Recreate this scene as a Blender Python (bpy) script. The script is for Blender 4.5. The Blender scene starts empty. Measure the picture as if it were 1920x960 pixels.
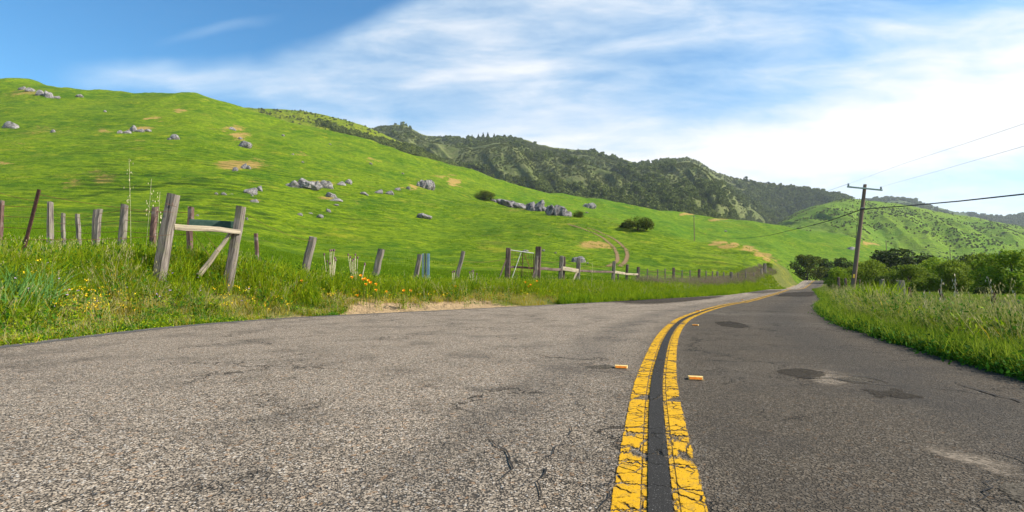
import bpy, bmesh, math, random
import numpy as np
from mathutils import Vector, Matrix
R = math.radians
rnd = random.Random(7); rng = np.random.default_rng(11)
sc = bpy.context.scene
C = sc.collection
# ---------------------------------------------------------------- camera
F = 960.0; HC = 0.72; PITCH = math.atan(53 / 960)
cam = bpy.data.cameras.new('camera'); cam.sensor_width = 36; cam.lens = 18; cam.clip_start = .05; cam.clip_end = 20000
co = bpy.data.objects.new('camera', cam); C.objects.link(co)
co.location = (0, 0, HC); co.rotation_euler = (R(90) + PITCH, 0, 0); sc.camera = co
# ---------------------------------------------------------------- light
SUN_AZ, SUN_EL = R(98), R(38)     # azimuth clockwise from +Y
sv = Vector((math.sin(SUN_AZ) * math.cos(SUN_EL), math.cos(SUN_AZ) * math.cos(SUN_EL), math.sin(SUN_EL)))
sl = bpy.data.lights.new('sun', 'SUN'); sl.energy = 5.0; sl.angle = R(.55); sl.color = (1, .94, .84)
so = bpy.data.objects.new('sun', sl); C.objects.link(so); so.rotation_euler = sv.to_track_quat('Z', 'Y').to_euler()
sc.view_settings.view_transform = 'Standard'; sc.view_settings.look = 'None'
sc.view_settings.exposure = 0.95; sc.view_settings.gamma = 1

class NT:
    def __init__(s, tree): s.t = tree; s.n = tree.nodes; s.l = tree.links
    def add(s, typ, ins=None, **kw):
        n = s.n.new(typ)
        for k, v in kw.items(): setattr(n, k, v)
        for k, v in (ins or {}).items():
            if hasattr(v, 'is_output') and hasattr(v, 'links'): s.l.new(v, n.inputs[k])
            else: n.inputs[k].default_value = v
        return n
    def m(s, op, a, b=0., c=None, clamp=False):
        n = s.add('ShaderNodeMath', {0: a, 1: b} if c is None else {0: a, 1: b, 2: c}, operation=op); n.use_clamp = clamp
        return n.outputs[0]
    def step(s, v, lo, hi, a=0., b=1.):
        return s.add('ShaderNodeMapRange', {'Value': v, 'From Min': lo, 'From Max': hi, 'To Min': a, 'To Max': b}, interpolation_type='SMOOTHSTEP').outputs[0]
    def mix(s, f, a, b, bt='MIX'):
        n = s.add('ShaderNodeMix', data_type='RGBA', blend_type=bt)
        for k, v in ((0, f), (6, a), (7, b)):
            if hasattr(v, 'is_output') and hasattr(v, 'links'): s.l.new(v, n.inputs[k])
            else: n.inputs[k].default_value = (v if k == 0 else (tuple(v) + (1,))[:4])
        return n.outputs[2]
    def noise(s, vec, scale, detail=4, rough=.55, dist=0., col=False):
        n = s.add('ShaderNodeTexNoise', {'Scale': scale, 'Detail': detail, 'Roughness': rough, 'Distortion': dist})
        if vec is not None: s.l.new(vec, n.inputs['Vector'])
        return n.outputs[1 if col else 0]
    def vor(s, vec, scale, feature='F1', out='Distance'):
        n = s.add('ShaderNodeTexVoronoi', {'Scale': scale}, feature=feature); s.l.new(vec, n.inputs['Vector']); return n.outputs[out]
    def mapping(s, vec, sca=(1, 1, 1), rot=(0, 0, 0), loc=(0, 0, 0)):
        return s.add('ShaderNodeMapping', {'Vector': vec, 'Scale': sca, 'Rotation': rot, 'Location': loc}).outputs[0]
    def curve(s, v, pts, x0, x1, y0, y1):
        n = s.add('ShaderNodeFloatCurve', {'Value': s.m('DIVIDE', s.m('SUBTRACT', v, x0), x1 - x0)})
        c = n.mapping.curves[0]
        q = [((a - x0) / (x1 - x0), (b - y0) / (y1 - y0)) for a, b in pts]
        c.points[0].location = q[0]; c.points[1].location = q[-1]
        for p in q[1:-1]: c.points.new(*p)
        n.mapping.update()
        return s.m('MULTIPLY_ADD', n.outputs[0], y1 - y0, y0)

# ---------------------------------------------------------------- world
w = bpy.data.worlds.new('World'); sc.world = w; w.use_nodes = True
N = NT(w.node_tree); N.n.clear()
sky = N.add('ShaderNodeTexSky', sky_type='NISHITA'); sky.sun_disc = False; sky.sun_elevation = SUN_EL; sky.sun_rotation = SUN_AZ
sky.altitude = 50; sky.air_density = 1.0; sky.dust_density = .35; sky.ozone_density = 2.6
tc = N.add('ShaderNodeTexCoord').outputs['Generated']
sp = N.add('ShaderNodeSeparateXYZ', {0: tc})
yy = N.m('MAXIMUM', N.m('ABSOLUTE', sp.outputs[1]), .12)
A = N.m('MULTIPLY_ADD', N.m('DIVIDE', sp.outputs[0], yy), 960, 960)
B = N.m('MULTIPLY_ADD', N.m('DIVIDE', sp.outputs[2], yy), -960, 533)
cv = N.add('ShaderNodeCombineXYZ', {0: A, 1: B}).outputs[0]
wv = N.noise(N.mapping(cv, (.004, .006, 1)), 1, 3)
Bw = N.m('ADD', B, N.m('MULTIPLY', N.m('SUBTRACT', wv, .5), 60))
Cstreak = N.noise(N.mapping(cv, (.0022, .011, 1), (0, 0, R(14)), (3, 1, 0)), 1, 6, .58, .3)
Cfine = N.noise(N.mapping(cv, (.006, .019, 1), (0, 0, R(20)), (7, 2, 0)), 1, 6, .6, .4)
top = N.curve(A, [(-1000, 112), (160, 112), (420, 106), (560, 72), (700, 18), (800, -40), (1000, -120), (2900, -300)], -1000, 2900, -300, 600)
Mtop = N.m('MULTIPLY', N.step(N.m('SUBTRACT', Bw, top), -22, 34), N.step(A, 60, 240))
# cloud amount below the first bank thins to pale blue, right part stays milky
low = N.curve(A, [(-1000, 148), (160, 150), (420, 158), (600, 175), (900, 150), (1300, 100), (2900, 60)], -1000, 2900, -300, 600)
thin = N.step(N.m('SUBTRACT', Bw, low), -12, 40, 1, 0)
fill = N.curve(A, [(-1000, 0), (150, 0), (420, 0.10), (700, .52), (1000, .54), (1400, .42), (1920, .40), (2900, .4)], -1000, 2900, 0, 1)
bank = N.m('MULTIPLY', Mtop, N.m('MAXIMUM', N.m('MULTIPLY', thin, N.curve(A, [(-1000, .5), (160, .50), (500, .56), (900, .60), (1200, .44), (1500, .34), (2900, .4)], -1000, 2900, 0, 1)), fill))
gw = N.curve(A, [(-1000, 400), (600, 350), (900, 295), (1150, 278), (1400, 238), (1700, 150), (1920, 92), (2900, -100)], -1000, 2900, -300, 600)
W = N.step(N.m('SUBTRACT', Bw, gw), -110, 100)
gl = N.curve(A, [(-1000, 500), (1100, 460), (1250, 315), (1500, 290), (1920, 255), (2900, 180)], -1000, 2900, -300, 600)
Wl = N.step(N.m('SUBTRACT', Bw, gl), -35, 60, 1, .34)
dens = N.m('ADD', bank, N.m('MULTIPLY', N.m('MULTIPLY', W, Wl), .84))
dens = N.m('ADD', dens, N.m('MULTIPLY', N.m('MULTIPLY', N.m('SUBTRACT', Cstreak, .5), N.m('ADD', N.m('MULTIPLY', Mtop, 1.3), .05)), N.step(W, 0, 1, 1, .8)))
dens = N.m('ADD', dens, N.m('MULTIPLY', N.m('MULTIPLY', N.m('SUBTRACT', Cfine, .47), Mtop), .7))
wisp = N.m('MULTIPLY', N.step(N.m('ABSOLUTE', N.m('SUBTRACT', Bw, N.m('MULTIPLY_ADD', A, -.22, 132))), 0, 16, 1, 0), N.m('MULTIPLY', N.step(A, 250, 400), N.step(A, 400, 540, 1, 0)))
dens = N.m('ADD', dens, N.m('MULTIPLY', wisp, .16))
dens = N.m('MAXIMUM', N.m('MINIMUM', dens, 1.), 0.)
skyc = N.mix(1., N.add('ShaderNodeHueSaturation', {'Saturation': 1.27, 'Value': 1.0, 'Color': sky.outputs[0]}).outputs[0], (.85, 1.11, 1.07), 'MULTIPLY')
SKY = .095
b1 = N.add('ShaderNodeBackground', {'Color': skyc, 'Strength': SKY})
b2 = N.add('ShaderNodeBackground', {'Color': N.mix(N.step(dens, .3, .95), (.70, .87, 1), (.97, .985, 1)), 'Strength': .56})
ms = N.add('ShaderNodeMixShader', {0: dens}); N.l.new(b1.outputs[0], ms.inputs[1]); N.l.new(b2.outputs[0], ms.inputs[2])
wo = N.add('ShaderNodeOutputWorld'); N.l.new(ms.outputs[0], wo.inputs[0])

# ---------------------------------------------------------------- helpers
sP, cP = math.sin(PITCH), math.cos(PITCH)
def P(px, py, Y):
    u = (px - 960) / F; v = (480 - py) / F
    k = Y / (cP - v * sP)
    return Vector((u * k, Y, HC + (sP + v * cP) * k))
def proj(x, y, z):
    z = z - HC; d = y * cP + z * sP; v = -y * sP + z * cP
    return 960 + F * x / d, 480 - F * v / d
def zrow(row, Y):
    v = (480 - np.asarray(row, float)) / F
    return HC + (sP + v * cP) * Y / (cP - v * sP)
def pchip(x, y, xi):
    x = np.asarray(x, float); y = np.asarray(y, float); h = np.diff(x); d = np.diff(y) / h
    m = np.zeros_like(y); m[0] = d[0]; m[-1] = d[-1]
    for i in range(1, len(x) - 1):
        if d[i-1] * d[i] > 0:
            w1 = 2*h[i] + h[i-1]; w2 = h[i] + 2*h[i-1]; m[i] = (w1+w2) / (w1/d[i-1] + w2/d[i])
    xi = np.clip(xi, x[0], x[-1]); k = np.clip(np.searchsorted(x, xi) - 1, 0, len(x) - 2)
    t = (xi - x[k]) / h[k]; t2 = t*t; t3 = t2*t
    return (2*t3-3*t2+1)*y[k] + (t3-2*t2+t)*h[k]*m[k] + (-2*t3+3*t2)*y[k+1] + (t3-t2)*h[k]*m[k+1]
def hsh(i, j, s):
    n = (i.astype(np.int64)*374761393 + j.astype(np.int64)*668265263 + s*974711) & 0xffffffff
    n = ((n ^ (n >> 13)) * 1274126177) & 0xffffffff
    return ((n ^ (n >> 16)) & 0xffffff) / float(0xffffff)
def vn(x, y, s=0):
    i = np.floor(x); j = np.floor(y); a = x - i; b = y - j; a = a*a*(3-2*a); b = b*b*(3-2*b)
    return (hsh(i, j, s)*(1-a) + hsh(i+1, j, s)*a)*(1-b) + (hsh(i, j+1, s)*(1-a) + hsh(i+1, j+1, s)*a)*b
def fbm(x, y, o=4, s=0, ridged=False):
    r = 0; a = 1; t = 0
    for k in range(o):
        q = vn(x*2**k + 17*k, y*2**k + 31*k, s+k)
        if ridged: q = 1 - abs(2*q - 1)
        r = r + a*q; t += a; a *= .5
    return r / t
def sstep(a, b, v):
    t = np.clip((v - a) / (b - a), 0, 1); return t*t*(3-2*t)
def mesh_np(name, V, Fc, mats=None, attrs=None, smooth=False, uv=None, fm=None):
    """V (n,3), Fc list of arrays (m,k) of same k"""
    me = bpy.data.meshes.new(name); V = np.asarray(V, np.float32)
    if isinstance(Fc, np.ndarray): Fc = [Fc]
    Fc = [f for f in Fc if len(f)]
    me.vertices.add(len(V)); me.vertices.foreach_set('co', V.ravel())
    idx = np.concatenate([f.ravel() for f in Fc]).astype(np.int32); tot = np.concatenate([np.full(len(f), f.shape[1]) for f in Fc]).astype(np.int32)
    me.loops.add(len(idx)); me.loops.foreach_set('vertex_index', idx)
    me.polygons.add(len(tot)); me.polygons.foreach_set('loop_start', np.concatenate([[0], np.cumsum(tot)[:-1]]).astype(np.int32)); me.polygons.foreach_set('loop_total', tot)
    if fm is not None: me.polygons.foreach_set('material_index', np.asarray(fm, np.int32))
    if uv is not None:
        ul = me.uv_layers.new(name='UVMap'); ul.data.foreach_set('uv', np.asarray(uv, np.float32)[idx].ravel())
    me.update(calc_edges=True); me.validate()
    if smooth: me.polygons.foreach_set('use_smooth', np.ones(len(tot), bool))
    for k, v in (attrs or {}).items():
        a = me.attributes.new(k, 'FLOAT', 'POINT'); a.data.foreach_set('value', np.asarray(v, np.float32))
    for m in (mats or []): me.materials.append(m)
    return me
def link(name, me, parent=None):
    o = bpy.data.objects.new(name, me); C.objects.link(o)
    if parent: o.parent = parent
    return o
def tag(o, label=None, cat=None, group=None, kind=None):
    for k, v in (('label', label), ('category', cat), ('group', group), ('kind', kind)):
        if v: o[k] = v
    return o
def thing(name, loc, label, cat, group=None):
    o = bpy.data.objects.new(name, None); C.objects.link(o); o.location = loc; o.empty_display_size = .1
    return tag(o, label, cat, group)
def grid_faces(nr, nc):
    i = np.arange(nr-1)[:, None]*nc + np.arange(nc-1)[None]; i = i.ravel()
    return np.stack([i, i+1, i+nc+1, i+nc], 1)

# ---------------------------------------------------------------- materials
def mat(name):
    m = bpy.data.materials.new(name); m.use_nodes = True; n = NT(m.node_tree); n.n.clear()
    n.out = n.add('ShaderNodeOutputMaterial'); return m, n
def pbsdf(n, col, rough=.9, bump=None, spec=.2, metal=0., alpha=None):
    b = n.add('ShaderNodeBsdfPrincipled', {'Base Color': col, 'Roughness': rough, 'Metallic': metal})
    b.inputs['Specular IOR Level'].default_value = spec
    if bump is not None: n.l.new(bump, b.inputs['Normal'])
    s = b.outputs[0]
    if alpha is not None:
        t = n.add('ShaderNodeBsdfTransparent'); x = n.add('ShaderNodeMixShader', {0: alpha})
        n.l.new(t.outputs[0], x.inputs[1]); n.l.new(s, x.inputs[2]); s = x.outputs[0]
    n.l.new(s, n.out.inputs[0]); return b
def bumpn(n, h, strength=.5, dist=.02):
    return n.add('ShaderNodeBump', {'Height': h, 'Strength': strength, 'Distance': dist}).outputs[0]
def pos(n): return n.add('ShaderNodeNewGeometry').outputs['Position']
def objc(n): return n.add('ShaderNodeTexCoord').outputs['Object']
def attr(n, a): return n.add('ShaderNodeAttribute', attribute_name=a).outputs['Fac']

# ground / grass hill
def make_ground():
    m, n = mat('grass_ground'); p = pos(n)
    big = n.noise(p, .03, 3); mid = n.noise(p, .16, 7, .72); fine = n.noise(p, 1.7, 6, .72)
    fs = n.noise(n.mapping(p, (1, 1, 3.2)), .6, 6, .75)
    c = n.mix(n.step(mid, .42, .60), (.046, .105, .003), (.135, .195, .004))
    c = n.mix(n.step(big, .38, .62), c, n.mix(.5, c, (.18, .235, .006)))
    c = n.mix(n.step(fine, .42, .7), c, n.mix(.4, c, (.20, .26, .010)))
    c = n.mix(n.step(fs, .55, .44), c, n.mix(.6, c, (.020, .065, .003)))
    c = n.mix(attr(n, 'far'), c, n.mix(.25, c, (.050, .15, .006)))
    c = n.mix(attr(n, 'verge'), c, n.mix(n.noise(p, 5, 5, .7), (.055, .085, .012), (.16, .15, .04)))
    # yellow dry flecks
    c = n.mix(n.m('MULTIPLY', n.step(n.noise(p, .11, 7, .75), .55, .66), .5), c, (.26, .24, .02))
    f2 = n.noise(n.mapping(p, (.6, 1, 3)), .33, 7, .78)
    c = n.mix(n.step(f2, .53, .63), c, n.mix(.45, c, (.024, .070, .003)))
    c = n.mix(n.m('MULTIPLY', n.step(n.noise(p, .05, 7, .78), .58, .66), .3), c, (.15, .125, .025))
    dirt = attr(n, 'dirt'); dn = n.m('ADD', dirt, n.m('MULTIPLY', n.m('SUBTRACT', n.noise(p, .7, 5, .7), .5), 1.1))
    c = n.mix(n.m('MULTIPLY', n.step(dn, .30, .58), n.step(dirt, .02, .25)), c, n.mix(n.noise(p, 2.5, 4, .7), (.36, .25, .05), (.22, .14, .06)))
    sand = attr(n, 'sand'); sn = n.m('ADD', sand, n.m('MULTIPLY', n.m('SUBTRACT', n.noise(p, 3, 5, .7), .5), .9))
    c = n.mix(n.step(sn, .4, .7), c, n.mix(n.noise(p, 18, 4, .7), (.40, .28, .15), (.27, .185, .10)))
    # cattle steps run along the contours
    sz = n.add('ShaderNodeSeparateXYZ', {0: p}).outputs[2]
    wob = n.m('MULTIPLY', n.noise(p, .05, 5, .62), 6.)
    st = n.m('SINE', n.m('MULTIPLY', n.m('ADD', sz, wob), 6.5))
    ter = n.m('MULTIPLY', n.m('MULTIPLY', st, attr(n, 'steps')), n.step(n.noise(p, .16, 3), .35, .6))
    h = n.m('ADD', n.m('MULTIPLY', ter, .2), n.m('ADD', n.m('MULTIPLY', fine, .5), n.m('ADD', n.m('MULTIPLY', fs, .8), n.m('MULTIPLY', mid, .9))))
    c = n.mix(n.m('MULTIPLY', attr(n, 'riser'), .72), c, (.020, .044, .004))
    c = n.mix(n.m('MULTIPLY', n.step(n.noise(p, .55, 4, .7), .60, .68), .55), c, (.03, .075, .004))
    pbsdf(n, c, .95, bumpn(n, h, .8, .55), .05); return m
M = {}
M['ground'] = make_ground()
def road_mat():
    m, n = mat('worn_asphalt'); p = pos(n)
    uv = n.add('ShaderNodeSeparateXYZ', {0: n.add('ShaderNodeUVMap').outputs[0]}); lat = uv.outputs[0]; along = uv.outputs[1]
    wp = n.add('ShaderNodeVectorMath', {0: p, 1: n.noise(p, 60, 2, col=True)}, operation='ADD').outputs[0]
    cell = n.vor(p, 125, out='Color'); cs = n.add('ShaderNodeSeparateColor', {0: cell})
    d = n.vor(p, 125); d2 = n.vor(p, 62); cs2 = n.add('ShaderNodeSeparateColor', {0: n.vor(p, 62, out='Color')})
    g = n.m('ADD', n.m('MULTIPLY', cs.outputs[0], .5), n.m('MULTIPLY', cs2.outputs[0], .5))
    macro = n.noise(p, 1.3, 5, .65); mac2 = n.noise(p, .25, 4, .6)
    old = n.mix(g, (.075, .060, .045), (.56, .45, .33))
    gap = n.m('MULTIPLY', n.step(d, .40, .66), n.step(d2, .25, .5))
    old = n.mix(n.m('MULTIPLY', gap, .9), old, (.028, .025, .022))
    old = n.mix(n.m('MULTIPLY', n.step(cs.outputs[1], .93, .97), .7), old, (.62, .56, .48))
    old = n.mix(n.m('MULTIPLY', n.step(cs2.outputs[1], .955, .97), .45), old, (.40, .22, .10))
    dk = n.mix(.76, old, (.042, .034, .024))
    side = n.step(n.m('ADD', lat, n.m('MULTIPLY', n.m('SUBTRACT', mac2, .5), .9)), -.75, .35)
    c = n.mix(side, old, dk)
    c = n.mix(n.m('MULTIPLY', n.step(macro, .46, .68), .75), c, n.mix(.6, c, (.05, .043, .036)))
    c = n.mix(n.m('MULTIPLY', n.step(mac2, .5, .72), .45), c, n.mix(.4, c, (.30, .26, .21)))
    # wheel paths polish darker
    wpth = n.m('ADD', n.step(n.m('ABSOLUTE', n.m('SUBTRACT', lat, 1.75)), .1, .6, 1, 0), n.step(n.m('ABSOLUTE', n.m('ADD', lat, .8)), .05, .5, 1, 0))
    c = n.mix(n.m('MULTIPLY', wpth, .34), c, (.045, .042, .038))
    # cracks
    dv = n.add('ShaderNodeVectorMath', {0: p, 1: n.add('ShaderNodeVectorMath', {0: n.noise(p, 2.2, 5, .65, col=True), 1: (.9, .9, .9)}, operation='MULTIPLY').outputs[0]}, operation='ADD').outputs[0]
    e = n.vor(dv, .75, 'DISTANCE_TO_EDGE'); e2 = n.vor(dv, 2.3, 'DISTANCE_TO_EDGE')
    cm = n.m('MULTIPLY', n.step(e, .004, .014, 1, 0), n.step(n.noise(p, .55, 3), .46, .58))
    cm2 = n.m('MULTIPLY', n.step(e2, .006, .02, 1, 0), n.step(n.noise(p, .8, 3), .55, .62))
    cr = n.m('MAXIMUM', cm, cm2)
    c = n.mix(n.m('MULTIPLY', cr, .8), c, (.018, .016, .014))
    hh = n.m('SUBTRACT', n.m('SUBTRACT', n.m('MULTIPLY', cs.outputs[2], .5), n.m('MULTIPLY', gap, 1.2)), n.m('MULTIPLY', cr, 2))
    pbsdf(n, c, .92, bumpn(n, hh, .85, .007), .10); return m
M['road'] = road_mat()
def patch_mat(name, c0, c1, edge=.35, rough=.85, sc_=90, worn=0., soft=0., amax=1.):
    m, n = mat(name); p = pos(n)
    cs = n.add('ShaderNodeSeparateColor', {0: n.vor(p, sc_, out='Color')})
    c = n.mix(cs.outputs[0], c0, c1); c = n.mix(n.m('MULTIPLY', n.noise(p, 2.5, 4, .6), .5), c, c0)
    e = attr(n, 'edge'); a = n.m('ADD', e, n.m('MULTIPLY', n.m('SUBTRACT', n.noise(p, 5, 7, .8), .5), 3.4 * edge + .5))
    a = n.m('MULTIPLY', n.step(a, edge * .8, edge * .8 + .10 + soft), amax)
    if worn: a = n.m('MULTIPLY', a, n.step(n.noise(p, 30, 4, .7), worn, worn + .15))
    pbsdf(n, c, .94, bumpn(n, cs.outputs[2], .8, .006), .06, alpha=a); return m
M['patch_dark'] = patch_mat('dark_patch', (.016, .013, .010), (.10, .083, .062), amax=.68, sc_=125)
M['patch_mid'] = patch_mat('grey_patch', (.030, .026, .020), (.19, .16, .12), .5, amax=.75, sc_=125)
M['patch_pale'] = patch_mat('pale_patch', (.10, .083, .060), (.40, .32, .24), .5, soft=.5, amax=.72)
M['edge_strip'] = patch_mat('edge_strip', (.04, .038, .036), (.20, .185, .165), .5)
def paint_mat(name, col, side):
    m, n = mat(name); p = pos(n); uv = n.add('ShaderNodeUVMap').outputs[0]
    s = n.add('ShaderNodeSeparateXYZ', {0: uv})     # x across 0..1, y metres along
    ac, al = s.outputs[0], s.outputs[1]
    nz = n.noise(p, 24, 6, .72); nb = n.noise(p, 6, 5, .7)
    cr_ = n.noise(n.mapping(uv, (.35, 1, 1)), 1.5, 5, .65)
    # transverse cracks: voronoi stretched across the line
    dv = n.add('ShaderNodeVectorMath', {0: n.mapping(uv, (.22, 4.1, 1)), 1: n.add('ShaderNodeVectorMath', {0: n.noise(uv, 5, 5, .7, col=True), 1: (.38, .34, 0)}, operation='MULTIPLY').outputs[0]}, operation='ADD').outputs[0]
    e = n.vor(dv, 1.0, 'DISTANCE_TO_EDGE')
    dv2 = n.add('ShaderNodeVectorMath', {0: n.mapping(uv, (1.6, 14, 1)), 1: n.mix(.65, n.noise(uv, 7, 4, .7, col=True), (.5, .5, .5))}, operation='ADD').outputs[0]
    e2 = n.vor(dv2, 1., 'DISTANCE_TO_EDGE')
    crk = n.m('MINIMUM', n.step(e, .010, .032), n.m('MAXIMUM', n.step(e2, .02, .07), n.step(nb, .54, .44)))
    ed = n.m('MINIMUM', ac, n.m('SUBTRACT', 1., ac))
    if side == 'black':
        a = n.step(n.m('ADD', ed, n.m('MULTIPLY', n.m('SUBTRACT', nz, .5), .12)), .0, .03)
        a = n.m('MULTIPLY', a, n.step(e, .002, .010)); c = n.mix(n.noise(p, 120, 3, .8), (.014, .013, .012), (.045, .042, .038))
        c = n.mix(n.m('MULTIPLY', n.step(n.noise(p, 190, 2), .66, .7), .5), c, (.35, .33, .30))
    else:
        rag = n.m('SUBTRACT', n.noise(uv, 9, 6, .75), .5)
        outer = ac if side == 'left' else n.m('SUBTRACT', 1., ac)
        inner = n.m('SUBTRACT', 1., ac) if side == 'left' else ac
        a = n.step(n.m('ADD', outer, n.m('MULTIPLY', rag, .42 if side == 'right' else .2)), .05, .09)
        a = n.m('MULTIPLY', a, n.step(n.m('ADD', inner, n.m('MULTIPLY', rag, .1)), .0, .03))
        # ghost of an older line by the black seam, mostly worn
        worn = n.m('MULTIPLY', n.step(inner, .16, .2, 1, 0), n.step(nz, .50, .42, 0, 1))
        groove = n.step(n.m('ABSOLUTE', n.m('SUBTRACT', inner, .19)), .012, .03, 1, 0)
        a = n.m('MULTIPLY', n.m('MULTIPLY', a, n.m('SUBTRACT', 1., n.m('MULTIPLY', worn, .9))), n.m('SUBTRACT', 1., n.m('MULTIPLY', groove, .85)))
        a = n.m('MULTIPLY', a, crk); a = n.m('MULTIPLY', a, n.step(n.noise(p, 75, 4, .7), .33, .40))
        c = n.mix(n.noise(p, 12, 5, .7), tuple(col), (col[0]*.78, col[1]*.75, col[2]*.9))
        c = n.mix(n.m('MULTIPLY', n.step(nz, .48, .70), .55), c, (.24, .17, .05)); c = n.mix(n.m('MULTIPLY', n.step(n.noise(p, 160, 3, .75), .56, .66), .45), c, (.16, .12, .05))
    pbsdf(n, c, .88, bumpn(n, n.noise(p, 110, 3, .8), .6, .005), .10, alpha=a); return m
M['yl'] = paint_mat('yellow_paint_left', (.60, .325, .010), 'left')
M['yr'] = paint_mat('yellow_paint_right', (.60, .33, .012), 'right')
M['bk'] = paint_mat('black_paint', None, 'black')
def simple(name, c0, c1, scale=6, rough=.85, stretch=(1, 1, 1), bump=.4, bd=.01, spec=.2, metal=0., det=5):
    m, n = mat(name); o = n.mapping(objc(n), stretch); k = n.noise(o, scale, det, .68)
    c = n.mix(n.step(k, .32, .68), c0, c1); pbsdf(n, c, rough, bumpn(n, k, bump, bd), spec, metal); return m
def wood_mat(name, c0, c1, c2):
    m, n = mat(name); o = n.add('ShaderNodeUVMap').outputs[0]
    g = n.noise(n.mapping(o, (30, 1.6, 1)), 1, 6, .7, .5); k = n.noise(o, 3, 4, .6); cr = n.noise(n.mapping(o, (60, 1.2, 1)), 1, 3, .6)
    c = n.mix(n.step(g, .33, .66), c0, c1); c = n.mix(n.m('MULTIPLY', n.step(k, .5, .66), .75), c, c2)
    c = n.mix(n.step(cr, .36, .30), c, (.02, .017, .014))
    pbsdf(n, c, .9, bumpn(n, n.m('ADD', g, cr), .8, .01), .15); return m
M['wood'] = wood_mat('weathered_wood', (.075, .06, .05), (.27, .23, .19), (.17, .16, .10))
M['wood_dark'] = wood_mat('dark_weathered_wood', (.05, .034, .027), (.16, .11, .09), (.15, .12, .10))
M['wood_pale'] = wood_mat('bleached_wood', (.16, .13, .09), (.42, .35, .25), (.30, .26, .16))
M['wood_red'] = wood_mat('reddish_wood', (.06, .032, .025), (.17, .105, .085), (.22, .19, .16))
M['pole_wood'] = wood_mat('pole_wood', (.13, .085, .06), (.27, .19, .14), (.20, .15, .12))
M['rust'] = simple('rusty_steel', (.035, .016, .013), (.10, .045, .035), 12)
M['wire'] = simple('rusty_wire', (.10, .045, .022), (.22, .10, .05), 8)
M['cable'] = simple('black_cable', (.015, .015, .015), (.03, .03, .03), 8)
M['thin_wire'] = simple('grey_wire', (.22, .24, .26), (.3, .32, .34), 8)
M['green_board'] = simple('green_board', (.03, .065, .05), (.06, .10, .075), 9)
M['blue_paint'] = simple('blue_grey_metal', (.15, .24, .33), (.24, .35, .45), 6, .5)
M['pale_metal'] = simple('pale_metal', (.35, .42, .44), (.45, .52, .52), 6, .5)
M['dark_metal'] = simple('dark_metal', (.04, .05, .055), (.08, .09, .10), 6, .5)
M['green_metal'] = simple('green_grey_metal', (.10, .17, .16), (.17, .25, .23), 6, .6)
M['white_pipe'] = simple('white_pipe', (.5, .47, .4), (.72, .68, .6), 9, .6)
M['insul'] = simple('insulator', (.10, .12, .12), (.25, .28, .28), 6, .2, spec=.6)
M['reflector'] = simple('amber_reflector', (.85, .20, .005), (.95, .28, .01), 30, .25, spec=.6)
M['marker_body'] = simple('marker_body', (.62, .36, .08), (.80, .58, .22), 30, .5)
M['poppy'] = simple('poppy', (.85, .28, .005), (.9, .42, .01), 20, .6)
M['purple'] = simple('thistle_head', (.10, .04, .06), (.22, .12, .14), 20)
M['straw'] = simple('dry_stalk', (.38, .31, .19), (.62, .54, .38), 20)
def rock_mat():
    m, n = mat('lichen_rock'); o = pos(n); ob = objc(n)
    r = n.add('ShaderNodeObjectInfo').outputs['Random']
    a = n.noise(ob, 2.2, 7, .72); b = n.noise(ob, 6, 6, .75)
    c = n.mix(n.step(a, .36, .64), (.115, .105, .10), (.36, .335, .315))
    c = n.mix(n.step(b, .54, .40), c, (.075, .065, .06))
    c = n.mix(n.m('MULTIPLY', n.step(n.noise(ob, 4, 5, .7), .58, .68), .6), c, (.30, .24, .12))
    c = n.mix(n.m('MULTIPLY', r, .35), c, (.26, .24, .24))
    pbsdf(n, c, .92, bumpn(n, n.m('ADD', a, b), .9, .25), .1); return m
M['rock'] = rock_mat()
M['rock_dark'] = simple('dark_ridge_rock', (.045, .04, .04), (.24, .22, .215), 3.5, .92, bump=.9, bd=.3, det=8)
def leaf_mat(name, c0, c1, trans=.3, cb=None, rand=.6):
    m, n = mat(name); info = n.add('ShaderNodeObjectInfo').outputs['Random']; g = attr(n, 'g'); p = pos(n)
    bb = n.m('DIVIDE', n.m('FLOOR', g), 7.); k = n.m('ADD', n.m('ADD', n.m('MULTIPLY', info, rand*.5), n.m('MULTIPLY', bb, .42)), n.m('MULTIPLY', n.noise(p, .9, 4, .65), .95 - rand*.5 - .42)); g = n.m('FRACT', g)
    c = n.mix(n.step(k, .12, .82), c0, c1)
    if cb: c = n.mix(n.step(g, .0, .6, 1, 0), c, cb)
    d = n.add('ShaderNodeBsdfPrincipled', {'Base Color': c, 'Roughness': .75}); d.inputs['Specular IOR Level'].default_value = .08
    t = n.add('ShaderNodeBsdfTranslucent', {'Color': c}); x = n.add('ShaderNodeMixShader', {0: trans})
    n.l.new(d.outputs[0], x.inputs[1]); n.l.new(t.outputs[0], x.inputs[2]); n.l.new(x.outputs[0], n.out.inputs[0]); return m
M['g_tall'] = leaf_mat('tall_grass', (.045, .13, .003), (.33, .41, .010), .4)
M['g_right'] = leaf_mat('right_verge_grass', (.035, .095, .005), (.27, .34, .022), .45)
M['g_short'] = leaf_mat('short_grass', (.050, .13, .003), (.19, .28, .008), .35)
M['g_yellow'] = leaf_mat('yellowing_grass', (.22, .22, .015), (.48, .34, .03), .4)
M['g_head'] = leaf_mat('seed_head', (.20, .22, .05), (.46, .42, .15), .35)
M['g_dry'] = leaf_mat('dry_grass', (.30, .27, .11), (.55, .46, .24), .35)
M['g_dark'] = leaf_mat('broad_leaf', (.025, .09, .008), (.07, .19, .014), .3)
M['g_blue'] = leaf_mat('bluish_grass', (.05, .14, .03), (.14, .27, .06), .35)
M['l_oak'] = leaf_mat('oak_leaf', (.035, .058, .007), (.15, .17, .014), .15, rand=.3)
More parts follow.
